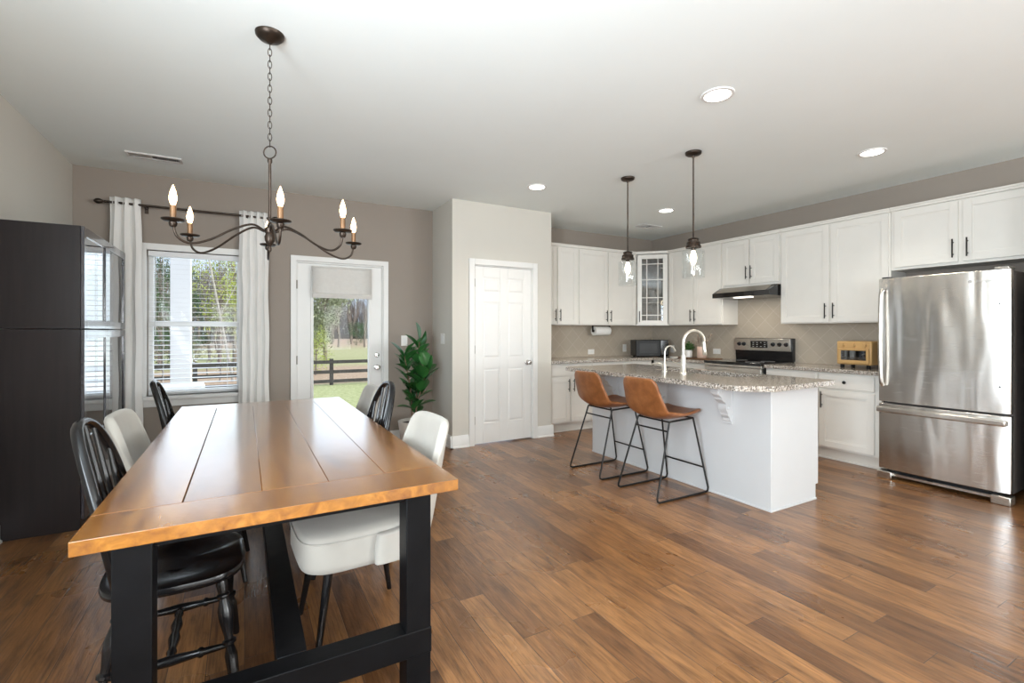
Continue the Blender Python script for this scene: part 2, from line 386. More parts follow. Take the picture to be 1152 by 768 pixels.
def leather():
    m, t, b = nt('tan_leather'); v = mapping(t)
    n = N(t, 'ShaderNodeTexNoise', Scale=9.0, Detail=6, Roughness=.65); L(t, v, n.inputs['Vector'])
    n2 = N(t, 'ShaderNodeTexVoronoi', Scale=220.0); L(t, v, n2.inputs['Vector'])
    L(t, ramp(t, n.outputs['Fac'], [(.25, (.14, .048, .015)), (.5, (.245, .088, .028)), (.75, (.36, .145, .052))]), b.inputs['Base Color'])
    b.inputs['Roughness'].default_value = .36; bump(t, b, n2.outputs['Distance'], .15, .002); return m
M['leather'] = leather()

def ground_mat():
    m, t, b = nt('lawn_and_leaves'); tc = N(t, 'ShaderNodeTexCoord'); sp = N(t, 'ShaderNodeSeparateXYZ'); L(t, tc.outputs['Object'], sp.inputs[0])
    n = N(t, 'ShaderNodeTexNoise', Scale=.35, Detail=6, Roughness=.7); L(t, tc.outputs['Object'], n.inputs['Vector'])
    n2 = N(t, 'ShaderNodeTexNoise', Scale=6.0, Detail=6, Roughness=.8); L(t, tc.outputs['Object'], n2.inputs['Vector'])
    grass = ramp(t, n2.outputs['Fac'], [(.3, (.24, .28, .10)), (.7, (.62, .64, .34))])
    dead = ramp(t, n2.outputs['Fac'], [(.3, (.26, .17, .11)), (.7, (.66, .50, .36))])
    ma = N(t, 'ShaderNodeMath', operation='MULTIPLY_ADD'); ma.inputs[1].default_value = 6; L(t, n.outputs['Fac'], ma.inputs[0]); L(t, sp.outputs['Y'], ma.inputs[2])
    mr = N(t, 'ShaderNodeMapRange'); mr.inputs['From Min'].default_value = 0; mr.inputs['From Max'].default_value = 120; L(t, ma.outputs[0], mr.inputs['Value'])
    k = ramp(t, mr.outputs[0], [(0, (0, 0, 0)), (.205, (0, 0, 0)), (.215, (1, 1, 1)), (.29, (1, 1, 1)), (.32, (.15, .15, .15)), (.55, (.3, .3, .3)), (.75, (1, 1, 1))])
    mx = N(t, 'ShaderNodeMixRGB'); L(t, k, mx.inputs[0]); L(t, grass, mx.inputs[1]); L(t, dead, mx.inputs[2])
    L(t, mx.outputs[0], b.inputs['Base Color']); b.inputs['Roughness'].default_value = 1; return m
M['ground'] = ground_mat()

# ------------------------------------------------------------------ the setting
XL, XR, YB, YK, YR, CE = -1.31, 5.68, 5.5, 5.55, -9.0, 2.74
PX0, PX1, PY = 1.985, 3.29, 4.875          # pantry block
struct('floor', bx(XL-.15, XR+.15, YR-.15, YK+.15, -.08, 0), M['floor'])
struct('ceiling', bx(XL-.15, XR+.15, YR-.15, YK+.15, CE, CE+.12), M['ceiling'])
WX0, WX1, WZ0, WZ1 = -.79, -.03, .68, 2.04   # window opening
DX0, DX1, DZ1 = .47, 1.39, 2.03              # garden door opening
mb = MB()
mb.box(XL, WX0, YB, YB+.15, 0, CE); mb.box(WX0, WX1, YB, YB+.15, 0, WZ0); mb.box(WX0, WX1, YB, YB+.15, WZ1, CE)
mb.box(WX1, DX0, YB, YB+.15, 0, CE); mb.box(DX0, DX1, YB, YB+.15, DZ1, CE); mb.box(DX1, PX0+.02, YB, YB+.15, 0, CE)
struct('wall_back', mb, M['taupe'])
def wall_x(name, x, t, holes, m, y0, y1):
    mb = MB(); y = y0
    for a, b, z0, z1 in holes:
        mb.box(x, x+t, y, a, 0, CE); mb.box(x, x+t, a, b, 0, z0); mb.box(x, x+t, a, b, z1, CE); y = b
    mb.box(x, x+t, y, y1, 0, CE); return struct(name, mb, m)
wall_x('wall_left', XL-.15, .15, [(-3.75, -2.25, .5, 2.3), (-.55, .95, .5, 2.3)], M['greige'], YR-.15, YB+.15)
wall_x('wall_right', XR, .15, [(-6.1, -5.1, .5, 2.4), (-3.7, -2.7, .5, 2.4)], M['taupe'], YR-.15, YK+.15)
mb = MB(); x = XL
for cx, wd in REAR:
    mb.box(x, cx-wd/2, YR-.15, YR, 0, CE); mb.box(cx-wd/2, cx+wd/2, YR-.15, YR, 0, .4); mb.box(cx-wd/2, cx+wd/2, YR-.15, YR, 2.45, CE); x = cx+wd/2
mb.box(x, XR, YR-.15, YR, 0, CE); struct('wall_rear', mb, M['greige'])
def added_window(name, mb_frame, mb_glass):
    o = struct(name, mb_frame, M['trim'], bevel=.003); build('window_pane', mb_glass, M['glass'], o); return o
wi = 3  # unseen windows behind and beside the camera, added to supply daylight
for cx, wd in REAR:
    a, b = cx-wd/2, cx+wd/2; f = MB()
    for q in ((a, a+.05, .4, 2.45), (b-.05, b, .4, 2.45), (a+.05, b-.05, .4, .45), (a+.05, b-.05, 2.40, 2.45), (a+.05, b-.05, 1.40, 1.45)): f.box(q[0], q[1], YR-.12, YR-.06, q[2], q[3])
    added_window('window_%d' % wi, f, bx(a+.04, b-.04, YR-.095, YR-.09, .44, 2.41)); wi += 1
for x, y0, y1, z0, z1 in ((XR+.06, -6.1, -5.1, .5, 2.4), (XR+.06, -3.7, -2.7, .5, 2.4), (XL-.12, -.55, .95, .5, 2.3), (XL-.12, -3.75, -2.25, .5, 2.3)):
    f = MB()
    for q in ((y0, y0+.05, z0, z1), (y1-.05, y1, z0, z1), (y0+.05, y1-.05, z0, z0+.05), (y0+.05, y1-.05, z1-.05, z1)): f.box(x, x+.06, q[0], q[1], q[2], q[3])
    added_window('window_%d' % wi, f, bx(x+.025, x+.03, y0+.04, y1-.04, z0+.04, z1-.04)); wi += 1
# kitchen back wall and the pantry block
struct('wall_kitchen', bx(PX1-.1, XR, YK, YK+.15, 0, CE), M['taupe'])
PDX0, PDX1 = 2.243, 3.02                        # pantry door opening
mb = MB(); mb.box(PX0, PDX0, PY, PY+.11, 0, CE); mb.box(PDX1, PX1, PY, PY+.11, 0, CE); mb.box(PDX0, PDX1, PY, PY+.11, 2.04, CE)
struct('wall_pantry_front', mb, M['greige'])
struct('wall_pantry_side', bx(PX0, PX0+.11, PY+.11, YB+.15, 0, CE), M['greige'])
struct('wall_pantry_return', bx(PX1-.11, PX1, PY+.11, YK, 0, CE), M['greige'])

def base_prof(name, a, b, n):    # baseboard from a to b, n = outward normal
    a = Vector((*a, 0)); b = Vector((*b, 0)); n = Vector((*n, 0)); mb = MB()
    pr = [(0, 0), (.026, 0), (.026, .012), (.016, .022), (.016, .105), (.011, .118), (.008, .132), (0, .134)]
    vs = [a + n*d + Vector((0, 0, z)) for d, z in pr] + [b + n*d + Vector((0, 0, z)) for d, z in pr]; k = len(pr)
    mb.add(vs, [tuple(range(k)), tuple(range(k, 2*k))[::-1]] + [(i, (i+1) % k, k+(i+1) % k, k+i) for i in range(k)])
    return struct(name, mb, M['trim'])
base_prof('baseboard_back', (XL, YB), (.40, YB), (0, -1)); base_prof('baseboard_back_corner', (1.47, YB), (PX0, YB), (0, -1))
base_prof('baseboard_pantry_side', (PX0, YB-.03), (PX0, PY-.026), (-1, 0))
base_prof('baseboard_pantry_left', (PX0-.026, PY), (PDX0-.062, PY), (0, -1)); base_prof('baseboard_pantry_right', (PDX1+.062, PY), (PX1+.026, PY), (0, -1))
base_prof('baseboard_left', (XL, YR), (XL, 4.04), (1, 0))

# --- window in the dining wall
f = MB(); Y = YB
f.box(WX0-.08, WX0, Y-.022, Y, WZ0, WZ1+.06); f.box(WX1, WX1+.08, Y-.022, Y, WZ0, WZ1+.06); f.box(WX0, WX1, Y-.022, Y, WZ1, WZ1+.06)
o_w = struct('window_1', f, M['trim'], bevel=.003)
s_ = MB(); s_.box(WX0-.10, WX1+.10, Y-.05, Y+.05, WZ0-.035, WZ0); s_.box(WX0-.08, WX1+.08, Y-.018, Y, WZ0-.10, WZ0-.036)
build('window_sill', s_, M['trim'], o_w, bevel=.004)
f = MB()
for z0, z1, yy in ((WZ0, 1.375, Y+.075), (1.335, WZ1, Y+.10)):
    f.box(WX0, WX0+.04, yy, yy+.03, z0, z1); f.box(WX1-.04, WX1, yy, yy+.03, z0, z1)
    f.box(WX0+.04, WX1-.04, yy, yy+.03, z0, z0+.045); f.box(WX0+.04, WX1-.04, yy, yy+.03, z1-.04, z1)
build('sash', f, M['trim'], o_w, bevel=.002)
g = MB(); g.box(WX0+.03, WX1-.03, Y+.088, Y+.091, WZ0+.03, 1.35); g.box(WX0+.03, WX1-.03, Y+.113, Y+.116, 1.36, WZ1-.03); build('window_pane', g, M['glass'], o_w)

bl = thing('venetian_blind', 'white horizontal slatted blind hanging open in the dining window', 'blind', (-.41, Y+.035, WZ0))
build('headrail', bx(WX0+.008, WX1-.008, Y+.01, Y+.06, 1.985, 2.035), M['blind'], bl, bevel=.003)
sl = MB(); nz = 28
for i in range(nz):
    z = .745 + i * .0452; vs = []
    Mx = Matrix.Translation((0, Y+.035, z)) @ Matrix.Rotation(R(5), 4, 'X')
    sl.box(WX0+.012, WX1-.012, -.024, .024, -.0013, .0013, Mx)
build('slats', sl, M['blind'], bl, smooth=0)
build('bottom_rail', bx(WX0+.012, WX1-.012, Y+.012, Y+.058, .700, .716), M['blind'], bl, bevel=.003)
cd = MB()
for x in (WX0+.12, WX1-.12):
    for dy in (.008, .062): cd.seg((x, Y+dy, .71), (x, Y+dy, 1.99), .0012, n=5)
build('ladder_cords', cd, M['blind'], bl)
wd_ = MB(); wd_.seg((WX0+.065, Y-.002, 1.25), (WX0+.065, Y-.002, 1.99), .004, n=6); build('tilt_wand', wd_, M['blind'], bl)

# --- curtains and rod
rod_y = 5.405
rd = thing('curtain_rod', 'dark bronze curtain rod with a ball finial above the window', 'curtain rod', (-.43, rod_y, 2.42))
r_ = MB(); r_.seg((-1.06, rod_y, 2.425), (.215, rod_y, 2.425), .0105); build('rod', r_, M['bronze'], rd)
for s, x in ((-1, -1.06), (1, .215)):
    f_ = MB(); f_.lathe([(.006, 0), (.012, .008), (.012, .014), (.007, .02), (.017, .035), (.024, .052), (.022, .07), (.010, .085), (.002, .09)], (x, rod_y, 2.425), (s, 0, 0)); build('finial', f_, M['bronze'], rd)
for x in (-.79, .02):
    b_ = MB(); b_.box(x-.008, x+.008, rod_y-.012, YB-.004, 2.405, 2.416); b_.box(x-.015, x+.015, YB-.006, YB, 2.37, 2.45); build('bracket', b_, M['bronze'], rd, bevel=.002)
def curtain(x0, x1, lab, ph, nf):
    th_ = thing('curtain', lab, 'curtain', ((x0+x1)/2, rod_y, 0), 0, None)
    def fn(u, v):
        z = 2.475 - v * 2.45; k = .6 + .4*v
        a = u * nf * 2 * math.pi + ph
        fl = .004*math.sin(3.1*v*6+u*5)
        return (x0 + (x1-x0)*u + .012*math.sin(a*2+1)*k + fl + .02*(u-.5)*v, rod_y + .027*math.sin(a)*(.75+.25*v) + .006*math.sin(2.3*a+v*4)*v, z)
    p = MB().grid(fn, 74, 46); build('panel', p, M['curtain'], th_, smooth=80, solid=.004, recalc=False)
    for i in range(nf * 2):
        gr = MB()
        u = ((i + .0) * .5 - ph / (2*math.pi)) / nf
        while u < 0: u += .5/nf*2
        if u > 1: continue
        x = x0 + (x1-x0)*u
        pts = [(x, rod_y + .021*math.cos(a), 2.425 + .021*math.sin(a)) for a in [k*math.pi/8 for k in range(16)]]
        gr.tube(pts, .0028, 6, closed=True); build('grommet', gr, M['plate'], th_)
    return th_
curtain(-1.045, -.825, 'white grommet curtain on the left side of the window, behind the dark cabinet', .6, 3)
curtain(-.045, .205, 'white grommet curtain on the right side of the window, next to the garden door', 1.0, 4)

# --- garden door
f = MB(); c0, c1 = .42, 1.445
f.box(c0, DX0+.004, Y-.02, Y, 0, 2.085); f.box(DX1-.004, c1, Y-.02, Y, 0, 2.085); f.box(DX0, DX1, Y-.02, Y, 2.03, 2.085)
f.box(DX0, DX0+.018, Y, Y+.12, 0, 2.03); f.box(DX1-.018, DX1, Y, Y+.12, 0, 2.03); f.box(DX0+.018, DX1-.018, Y, Y+.12, 2.012, 2.03)
struct('trim_1', f, M['trim'], bevel=.003)
LX0, LX1, LZ0, LZ1 = .645, 1.225, .30, 1.90
f = MB(); y0, y1 = Y+.012, Y+.055
f.box(DX0+.02, LX0, y0, y1, .012, 2.01); f.box(LX1, DX1-.02, y0, y1, .012, 2.01); f.box(LX0, LX1, y0, y1, .012, LZ0); f.box(LX0, LX1, y0, y1, LZ1, 2.01)
d1 = struct('door_1', f, M['trim'])
f = MB()
for q in ((LX0-.03, LX0, LZ0-.03, LZ1+.03), (LX1, LX1+.03, LZ0-.03, LZ1+.03), (LX0, LX1, LZ0-.03, LZ0), (LX0, LX1, LZ1, LZ1+.03)): f.box(q[0], q[1], y0-.012, y0, q[2], q[3])
build('glass_frame', f, M['trim'], d1, bevel=.004)
build('door_glass', bx(LX0, LX1, Y+.032, Y+.036, LZ0, LZ1), M['glass'], d1)
k = MB(); k.lathe([(.028, 0), (.028, .006), (.012, .012), (.011, .035), (.026, .045), (.030, .058), (.024, .070), (.008, .073)], (1.317, y0, .875), (0, -1, 0)); build('door_knob', k, M['chrome'], d1)
k = MB(); k.lathe([(.029, 0), (.029, .008), (.024, .016), (.010, .018), (.008, .030)], (1.317, y0, 1.015), (0, -1, 0)); k.box(1.311, 1.323, y0-.035, y0-.018, .998, 1.032); build('deadbolt', k, M['chrome'], d1)
for z in (.25, .98, 1.78):
    build('hinge', MB().seg((DX0+.012, Y-.005, z-.045), (DX0+.012, Y-.005, z+.045), .007), M['hinge'], d1)
rs = thing('roman_shade', 'pale grey roman shade folded up over the glass of the garden door', 'shade', (.935, Y-.01, 1.65))
build('headrail', bx(LX0-.02, LX1+.02, Y-.045, Y-.002, 1.93, 1.985), M['shade'], rs, bevel=.004)
def rfn(u, v):
    z = 1.975 - v*.30
    return (LX0-.018 + (LX1-LX0+.036)*u, Y-.052 - .006*math.sin(v*3.1) , z)
build('shade_panel', MB().grid(rfn, 6, 12), M['shade'], rs, smooth=80, solid=.004)
fo = MB()
for i, (z, d) in enumerate(((1.682, .066), (1.662, .058))):
    prf = [(LX0-.02, -.02), (LX0-.02, .02)]
    fo.add([(LX0-.019, Y-.05, z+.02), (LX1+.019, Y-.05, z+.02), (LX0-.019, Y-d-.008, z), (LX1+.019, Y-d-.008, z), (LX0-.019, Y-d-.004, z-.022), (LX1+.019, Y-d-.004, z-.022), (LX0-.019, Y-.045, z-.016), (LX1+.019, Y-.045, z-.016)],
           [(0, 1, 3, 2), (2, 3, 5, 4), (4, 5, 7, 6), (6, 7, 1, 0), (0, 2, 4, 6), (1, 7, 5, 3)])
build('fold', fo, M['shade'], rs, bevel=.003)

# --- pantry door, six panels
f = MB(); y = PY
f.box(PDX0-.06, PDX0+.004, y-.02, y, 0, 2.10); f.box(PDX1-.004, PDX1+.06, y-.02, y, 0, 2.10); f.box(PDX0+.004, PDX1-.004, y-.02, y, 2.036, 2.10)
f.box(PDX0, PDX0+.014, y, y+.11, 0, 2.036); f.box(PDX1-.014, PDX1, y, y+.11, 0, 2.036); f.box(PDX0+.014, PDX1-.014, y, y+.11, 2.024, 2.036)
struct('trim_2', f, M['trim'], bevel=.003)
a, b = PDX0+.017, PDX1-.017; W_ = b-a; st = .105; mid = .10; pw = (W_-2*st-mid)/2
rows = [(.24, .86), (.98, 1.62), (1.73, 1.90)]
f = MB(); y0 = y+.006
f.box(a, b, y0+.007, y0+.035, .012, 2.022)
f.box(a, a+st, y0, y0+.007, .012, 2.022); f.box(b-st, b, y0, y0+.007, .012, 2.022); f.box(a+st+pw, b-st-pw, y0, y0+.007, .012, 2.022)
zz = .012
for z0, z1 in rows + [(2.022, 0)]:
    f.box(a+st, a+st+pw, y0, y0+.007, zz, z0); f.box(b-st-pw, b-st, y0, y0+.007, zz, z0); zz = z1
d2 = struct('door_2', f, M['trim'], bevel=.0025)
for z0, z1 in rows:
    for xx in (a+st, b-st-pw):
        g = MB(); i = .028; x0, x1 = xx, xx+pw
        g.add([(x0+.012, y0+.007, z0+.012), (x1-.012, y0+.007, z0+.012), (x1-.012, y0+.007, z1-.012), (x0+.012, y0+.007, z1-.012),
               (x0+i, y0+.0005, z0+i), (x1-i, y0+.0005, z0+i), (x1-i, y0+.0005, z1-i), (x0+i, y0+.0005, z1-i)],
              [(4, 5, 6, 7), (0, 1, 5, 4), (1, 2, 6, 5), (2, 3, 7, 6), (3, 0, 4, 7), (3, 2, 1, 0)])
        build('raised_panel', g, M['trim'], d2, smooth=0)
k = MB(); kx = 2.945; k.lathe([(.030, 0), (.030, .006), (.012, .012), (.011, .034), (.024, .042), (.029, .056), (.023, .068), (.006, .072)], (kx, y0, .915), (0, -1, 0))
build('door_knob', k, M['chrome'], d2)
for z in (.28, 1.08, 1.83): build('hinge', MB().seg((PDX0+.008, y-.006, z-.045), (PDX0+.008, y-.006, z+.045), .007), M['hinge'], d2)

# --- switch plates and outlets
def plate(name, lab, cat, c, n, w_, h_, kind, group=None):
    c = Vector(c); n = Vector(n); t_ = Vector((0, 0, 1)).cross(n)
    def bb(mb, cx, cz, ww, hh, d0, d1):
        vs = []
        for d in (d0, d1):
            for sx, sz in ((-1, -1), (1, -1), (1, 1), (-1, 1)): vs.append(c + t_*(cx+sx*ww/2) + Vector((0, 0, cz+sz*hh/2)) + n*d)
        mb.add(vs, [(3, 2, 1, 0), (4, 5, 6, 7), (0, 1, 5, 4), (1, 2, 6, 5), (2, 3, 7, 6), (3, 0, 4, 7)])
    t = thing(name, lab, cat, c, 0, group)
    m = MB(); bb(m, 0, 0, w_, h_, 0, .006); build('cover_plate', m, M['plate'], t, bevel=.002)
    m = MB()
    if kind == 'switch': bb(m, 0, 0, .033, .066, .006, .010)
    elif kind == 'h': bb(m, -.022, 0, .028, .034, .006, .009); bb(m, .022, 0, .028, .034, .006, .009)
    else: bb(m, 0, -.022, .034, .028, .006, .009); bb(m, 0, .022, .034, .028, .006, .009)
    build('rocker' if kind == 'switch' else 'sockets', m, M['trim'], t, bevel=.001); return t
plate('light_switch', 'white light switch on the taupe wall between garden door and potted plant', 'switch', (1.635, YB, 1.175), (0, -1, 0), .075, .12, 'switch')
plate('light_switch', 'white light switch on the pale pantry side wall above the plant', 'switch', (PX0, 5.16, 1.20), (-1, 0, 0), .12, .12, 'switch')

# --- ceiling vents
def vent(lab, cx, cy, w_, l_, rz):
    t = thing('ceiling_vent', lab, 'vent', (cx, cy, CE-.012), rz)
    f = MB(); f.box(-l_/2, l_/2, -w_/2, -w_/2+.02, 0, .012); f.box(-l_/2, l_/2, w_/2-.02, w_/2, 0, .012); f.box(-l_/2, -l_/2+.02, -w_/2+.02, w_/2-.02, 0, .012); f.box(l_/2-.02, l_/2, -w_/2+.02, w_/2-.02, 0, .012)
    build('vent_frame', f, M['vent'], t, local=True, bevel=.002)
    build('backing', bx(-l_/2+.02, l_/2-.02, -w_/2+.02, w_/2-.02, .010, .012), M['vent_dark'], t, local=True)
    s = MB(); n = int((l_-.04)/.014)
    for i in range(n):
        x = -l_/2+.02+(i+.5)*(l_-.04)/n
        if abs(x) < .02: continue
        s.box(-.0008, .0008, -w_/2+.02, w_/2-.02, -.005, .005, Matrix.Translation((x, 0, .005)) @ Matrix.Rotation(R(35 if x < 0 else -35), 4, 'Y'))
    build('louvres', s, M['vent'], t, local=True, smooth=0)
vent('white slotted air vent in the ceiling above the dining window', -.655, 4.93, .13, .38, 0)
vent('small air vent in the kitchen ceiling near the corner cabinet', 4.87, 4.82, .17, .34, 0)

# ------------------------------------------------------------------ recessed lights
CANS = [(2.541, 1.94, 'recessed ceiling light nearest the camera, above the floor before the island'), (4.45, 1.946, 'recessed ceiling light in front of the refrigerator'),
        (2.568, 4.062, 'recessed ceiling light in front of the pantry door'), (4.42, 4.09, 'recessed ceiling light between the two pendants, over the range')]
for x, y, lab in CANS:
    t = thing('recessed_light', lab, 'ceiling light', (x, y, CE-.008), 0)
    build('trim_ring', MB().lathe([(.078, 0), (.096, .001), (.098, .008), (.076, .008), (.078, 0)], n=32, cap=False), M['trim'], t, local=True)
    build('lens', MB().lathe([(.077, .002), (.077, .007)], n=32), M['can'], t, local=True)
    l = light('downlight', 'SPOT', (x, y, CE-.02), (0, 0, 0), 62, (1, .90, .77), .07); l.data.spot_size = R(125); l.data.spot_blend = .8
    l.parent = t; l.location = (0, 0, -.014)

# ------------------------------------------------------------------ cabinets
def shaker(mb, a, b, z0, z1, plane, axis, sgn, th=.02, rail=.058, inset=.008):
    """panelled door: spans a..b on the wall axis, z0..z1; front face at plane, body behind (sgn = direction into the cabinet)"""
    p0, p1, p2 = plane, plane + sgn*inset, plane + sgn*th
    def B(u0, u1, d0, d1, w0, w1):
        if axis == 'y': mb.box(d0, d1, u0, u1, w0, w1)
        else: mb.box(u0, u1, d0, d1, w0, w1)
    B(a, b, p1, p2, z0, z1)
    B(a, a+rail, p0, p1, z0, z1); B(b-rail, b, p0, p1, z0, z1); B(a+rail, b-rail, p0, p1, z0, z0+rail); B(a+rail, b-rail, p0, p1, z1-rail, z1)
    # beaded inner edge
    r = rail; e = .012
    for (u0, u1, w0, w1) in ((a+r, a+r+e, z0+r, z1-r), (b-r-e, b-r, z0+r, z1-r), (a+r+e, b-r-e, z0+r, z0+r+e), (a+r+e, b-r-e, z1-r-e, z1-r)):
        B(u0, u1, p0+sgn*.005, p1, w0, w1)
    return mb
def bar_handle(par, u, z, plane, axis, sgn, L_=.16):
    d = plane - sgn*.028; m = MB()
    P = (lambda dd, zz: (dd, u, zz)) if axis == 'y' else (lambda dd, zz: (u, dd, zz))
    m.seg(P(d, z-L_/2), P(d, z+L_/2), .0058, n=10)
    for zz in (z-L_*.32, z+L_*.32): m.seg(P(plane, zz), P(d, zz), .0045, n=8)
    return build('door_handle', m, M['black_metal'], par)
def knob(par, u, z, plane, axis, sgn):
    P = (plane, u, z) if axis == 'y' else (u, plane, z); ax = (-sgn, 0, 0) if axis == 'y' else (0, -sgn, 0)
    return build('drawer_knob', MB().lathe([(.007, 0), (.006, .012), (.015, .018), (.016, .026), (.012, .030), (.002, .031)], P, ax, n=16), M['black_metal'], par)
def cabinet(name, lab, axis, u0, u1, z0, z1, front, depth, doors, drawers=(), sgn=1, toe=False, mt=None, group=None, crown=False):
    mt = mt or M['cabinet']; bk = front + sgn*depth; lo = z0
    if axis == 'y': root = (front + sgn*depth/2, (u0+u1)/2, z0)
    else: root = ((u0+u1)/2, front + sgn*depth/2, z0)
    t = thing(name, lab, 'cabinet', root, 0, group)
    def B(mb, a, b, d0, d1, w0, w1):
        if axis == 'y': mb.box(d0, d1, a, b, w0, w1)
        else: mb.box(a, b, d0, d1, w0, w1)
    body = MB(); fr = front + sgn*.02
    if toe: lo = z0 + .115
    B(body, u0, u1, fr, bk, lo, z1)
    build('body', body, mt, t, bevel=.0015)
    if toe:
        k = MB(); B(k, u0, u1, front+sgn*.075, bk-sgn*.05, z0, lo); build('toe_kick', k, M['kick'], t)
        k = MB(); B(k, u0, u1, front+sgn*.058, front+sgn*.074, z0, z0+.02); build('shoe_moulding', k, mt, t, bevel=.004)
    if crown:
        k = MB(); B(k, u0, u1, front-sgn*.012, bk, z1-.0, z1+.016); B(k, u0, u1, front-sgn*.004, front+sgn*.02, z1-.022, z1); build('top_moulding', k, mt, t, bevel=.003)
    for a, b, w0, w1, h in doors:
        d = build('door', shaker(MB(), a, b, w0, w1, front, axis, sgn), mt, t, bevel=.0018)
        if h: bar_handle(d, h[0], h[1], front, axis, sgn)
    for a, b, w0, w1 in drawers:
        dm = MB(); B(dm, a, b, front, front+sgn*.02, w0, w1); d = build('drawer', dm, mt, t, bevel=.003); knob(d, (a+b)/2, (w0+w1)/2, front, axis, sgn)
    return t
UF = 5.35; UY = 5.22; UZ0, UZ1 = 1.37, 2.44; dz0, dz1 = UZ0+.012, UZ1-.035
hz = UZ0 + .13
cabinet('wall_cabinet', 'white two-door wall cabinet beside the pantry, leftmost of the back wall uppers', 'x', 3.292, 3.968, UZ0, UZ1, UY, .325,
        [(3.325, 3.612, dz0, dz1, (3.583, hz)), (3.628, 3.952, dz0, dz1, (3.657, hz))], crown=True)
cabinet('wall_cabinet', 'white two-door wall cabinet above the paper towel roll', 'x', 3.970, 5.035, UZ0, UZ1, UY, .325,
        [(3.985, 4.485, dz0, dz1, (4.455, hz)), (4.50, 5.02, dz0, dz1, (4.53, hz))], crown=True)
YC0 = 4.91
cabinet('wall_cabinet', 'white two-door wall cabinet between the glass corner cabinet and the range hood', 'y', 4.022, YC0, UZ0, UZ1, UF, .325,
        [(4.036, 4.462, dz0, dz1, (4.435, hz)), (4.476, YC0-.014, dz0, dz1, (4.503, hz))], crown=True)
cabinet('wall_cabinet', 'short white two-door wall cabinet right above the range hood', 'y', 3.262, 4.020, 1.83, UZ1, UF, .325,
        [(3.276, 3.634, 1.862, dz1, (3.610, 2.0)), (3.648, 4.006, 1.862, dz1, (3.672, 2.0))], crown=True)
cabinet('wall_cabinet', 'tall white two-door wall cabinet above the tan toaster oven', 'y', 2.192, 3.260, UZ0, UZ1, UF, .325,
        [(2.206, 2.715, dz0, dz1, (2.685, hz)), (2.735, 3.246, dz0, dz1, (2.765, hz))], crown=True)
cabinet('wall_cabinet', 'low wide white two-door cabinet over the refrigerator', 'y', 1.172, 2.190, 1.86, UZ1, UF, .325,
        [(1.186, 1.665, 1.885, dz1, (1.632, 2.0)), (1.697, 2.16, 1.885, dz1, (1.727, 2.0))], crown=True)
cabinet('tall_side_panel', 'white side panel cabinet right of the refrigerator', 'y', .95, 1.170, 0, UZ1, 5.0, .675, [(.964, 1.156, .13, 1.2, None), (.964, 1.156, 1.22, dz1, None)], crown=True)
# corner cabinet with a mullioned glass door
cc = thing('corner_wall_cabinet', 'white diagonal corner cabinet with a mullioned glass door', 'cabinet', (5.45, 5.3, UZ0))
P0 = Vector((5.037, UY, 0)); P1 = Vector((UF, YC0+.002, 0)); e = (P1-P0).normalized(); n_ = Vector((e.y, -e.x, 0)); Lf = (P1-P0).length
if n_.x > 0: n_ = -n_
FM = Matrix((( e.x, -n_.x, 0, P0.x), (e.y, -n_.y, 0, P0.y), (0, 0, 1, 0), (0, 0, 0, 1)))   # local x along face, local y into the cabinet
inner = [(5.037, UY), (UF, YC0+.002), (XR-.005, YC0+.002), (XR-.005, YK-.005), (5.037, YK-.005)]
b_ = MB(); b_.prism(inner, UZ0, UZ0+.02); b_.prism(inner, UZ1-.02, UZ1)
b_.box(5.037, 5.05, UY+.01, YK-.005, UZ0+.02, UZ1-.02); b_.box(UF+.01, XR-.005, YC0+.002, YC0+.016, UZ0+.02, UZ1-.02); b_.box(5.05, XR-.005, YK-.017, YK-.005, UZ0+.02, UZ1-.02); b_.box(XR-.017, XR-.005, YC0+.016, YK-.017, UZ0+.02, UZ1-.02)
build('body', b_, M['cabinet'], cc, smooth=30)
shf = [(5.08, UY+.03), (UF+.03, YC0+.04), (XR-.02, YC0+.04), (XR-.02, YK-.02), (5.08, YK-.02)]
for z in (1.70, 2.05): build('shelf', MB().prism(shf, z, z+.012), M['cabinet'], cc)
m = MB(); m.prism([(5.030, UY-.012), (UF-.012, YC0-.005), (XR-.005, YC0), (XR-.005, YK-.005), (5.03, YK-.005)], UZ1, UZ1+.016); build('top_moulding', m, M['cabinet'], cc, bevel=.003)
rl = .062; y0, y1 = -.018, .002; dm = MB(); A, B_ = .010, Lf-.010
for q in ((A, A+rl, dz0, dz1), (B_-rl, B_, dz0, dz1), (A+rl, B_-rl, dz0, dz0+rl), (A+rl, B_-rl, dz1-rl, dz1)): dm.box(q[0], q[1], y0, y1, q[2], q[3], FM)
cd_ = build('door', dm, M['cabinet'], cc, bevel=.002)
mu = MB(); x0, x1, z0, z1 = A+rl, B_-rl, dz0+rl, dz1-rl; wx = x1-x0
for fx in (.24, .76): mu.box(x0+wx*fx-.006, x0+wx*fx+.006, y0+.003, y1-.005, z0, z1, FM)
for fz in (.085, .37, .66, .915): mu.box(x0, x1, y0+.004, y1-.006, z0+(z1-z0)*fz-.006, z0+(z1-z0)*fz+.006, FM)
build('mullions', mu, M['cabinet'], cd_, bevel=.001)
build('door_glass', MB().box(x0, x1, -.004, -.001, z0, z1, FM), M['cab_glass'], cd_)
hm = MB(); hm.tube([FM @ Vector((A+.03, y0-.028, hz-.08)), FM @ Vector((A+.03, y0-.028, hz+.08))], .0058, 10)
for zz in (hz-.05, hz+.05): hm.tube([FM @ Vector((A+.03, y0, zz)), FM @ Vector((A+.03, y0-.028, zz))], .0045, 8)
build('door_handle', hm, M['black_metal'], cd_)
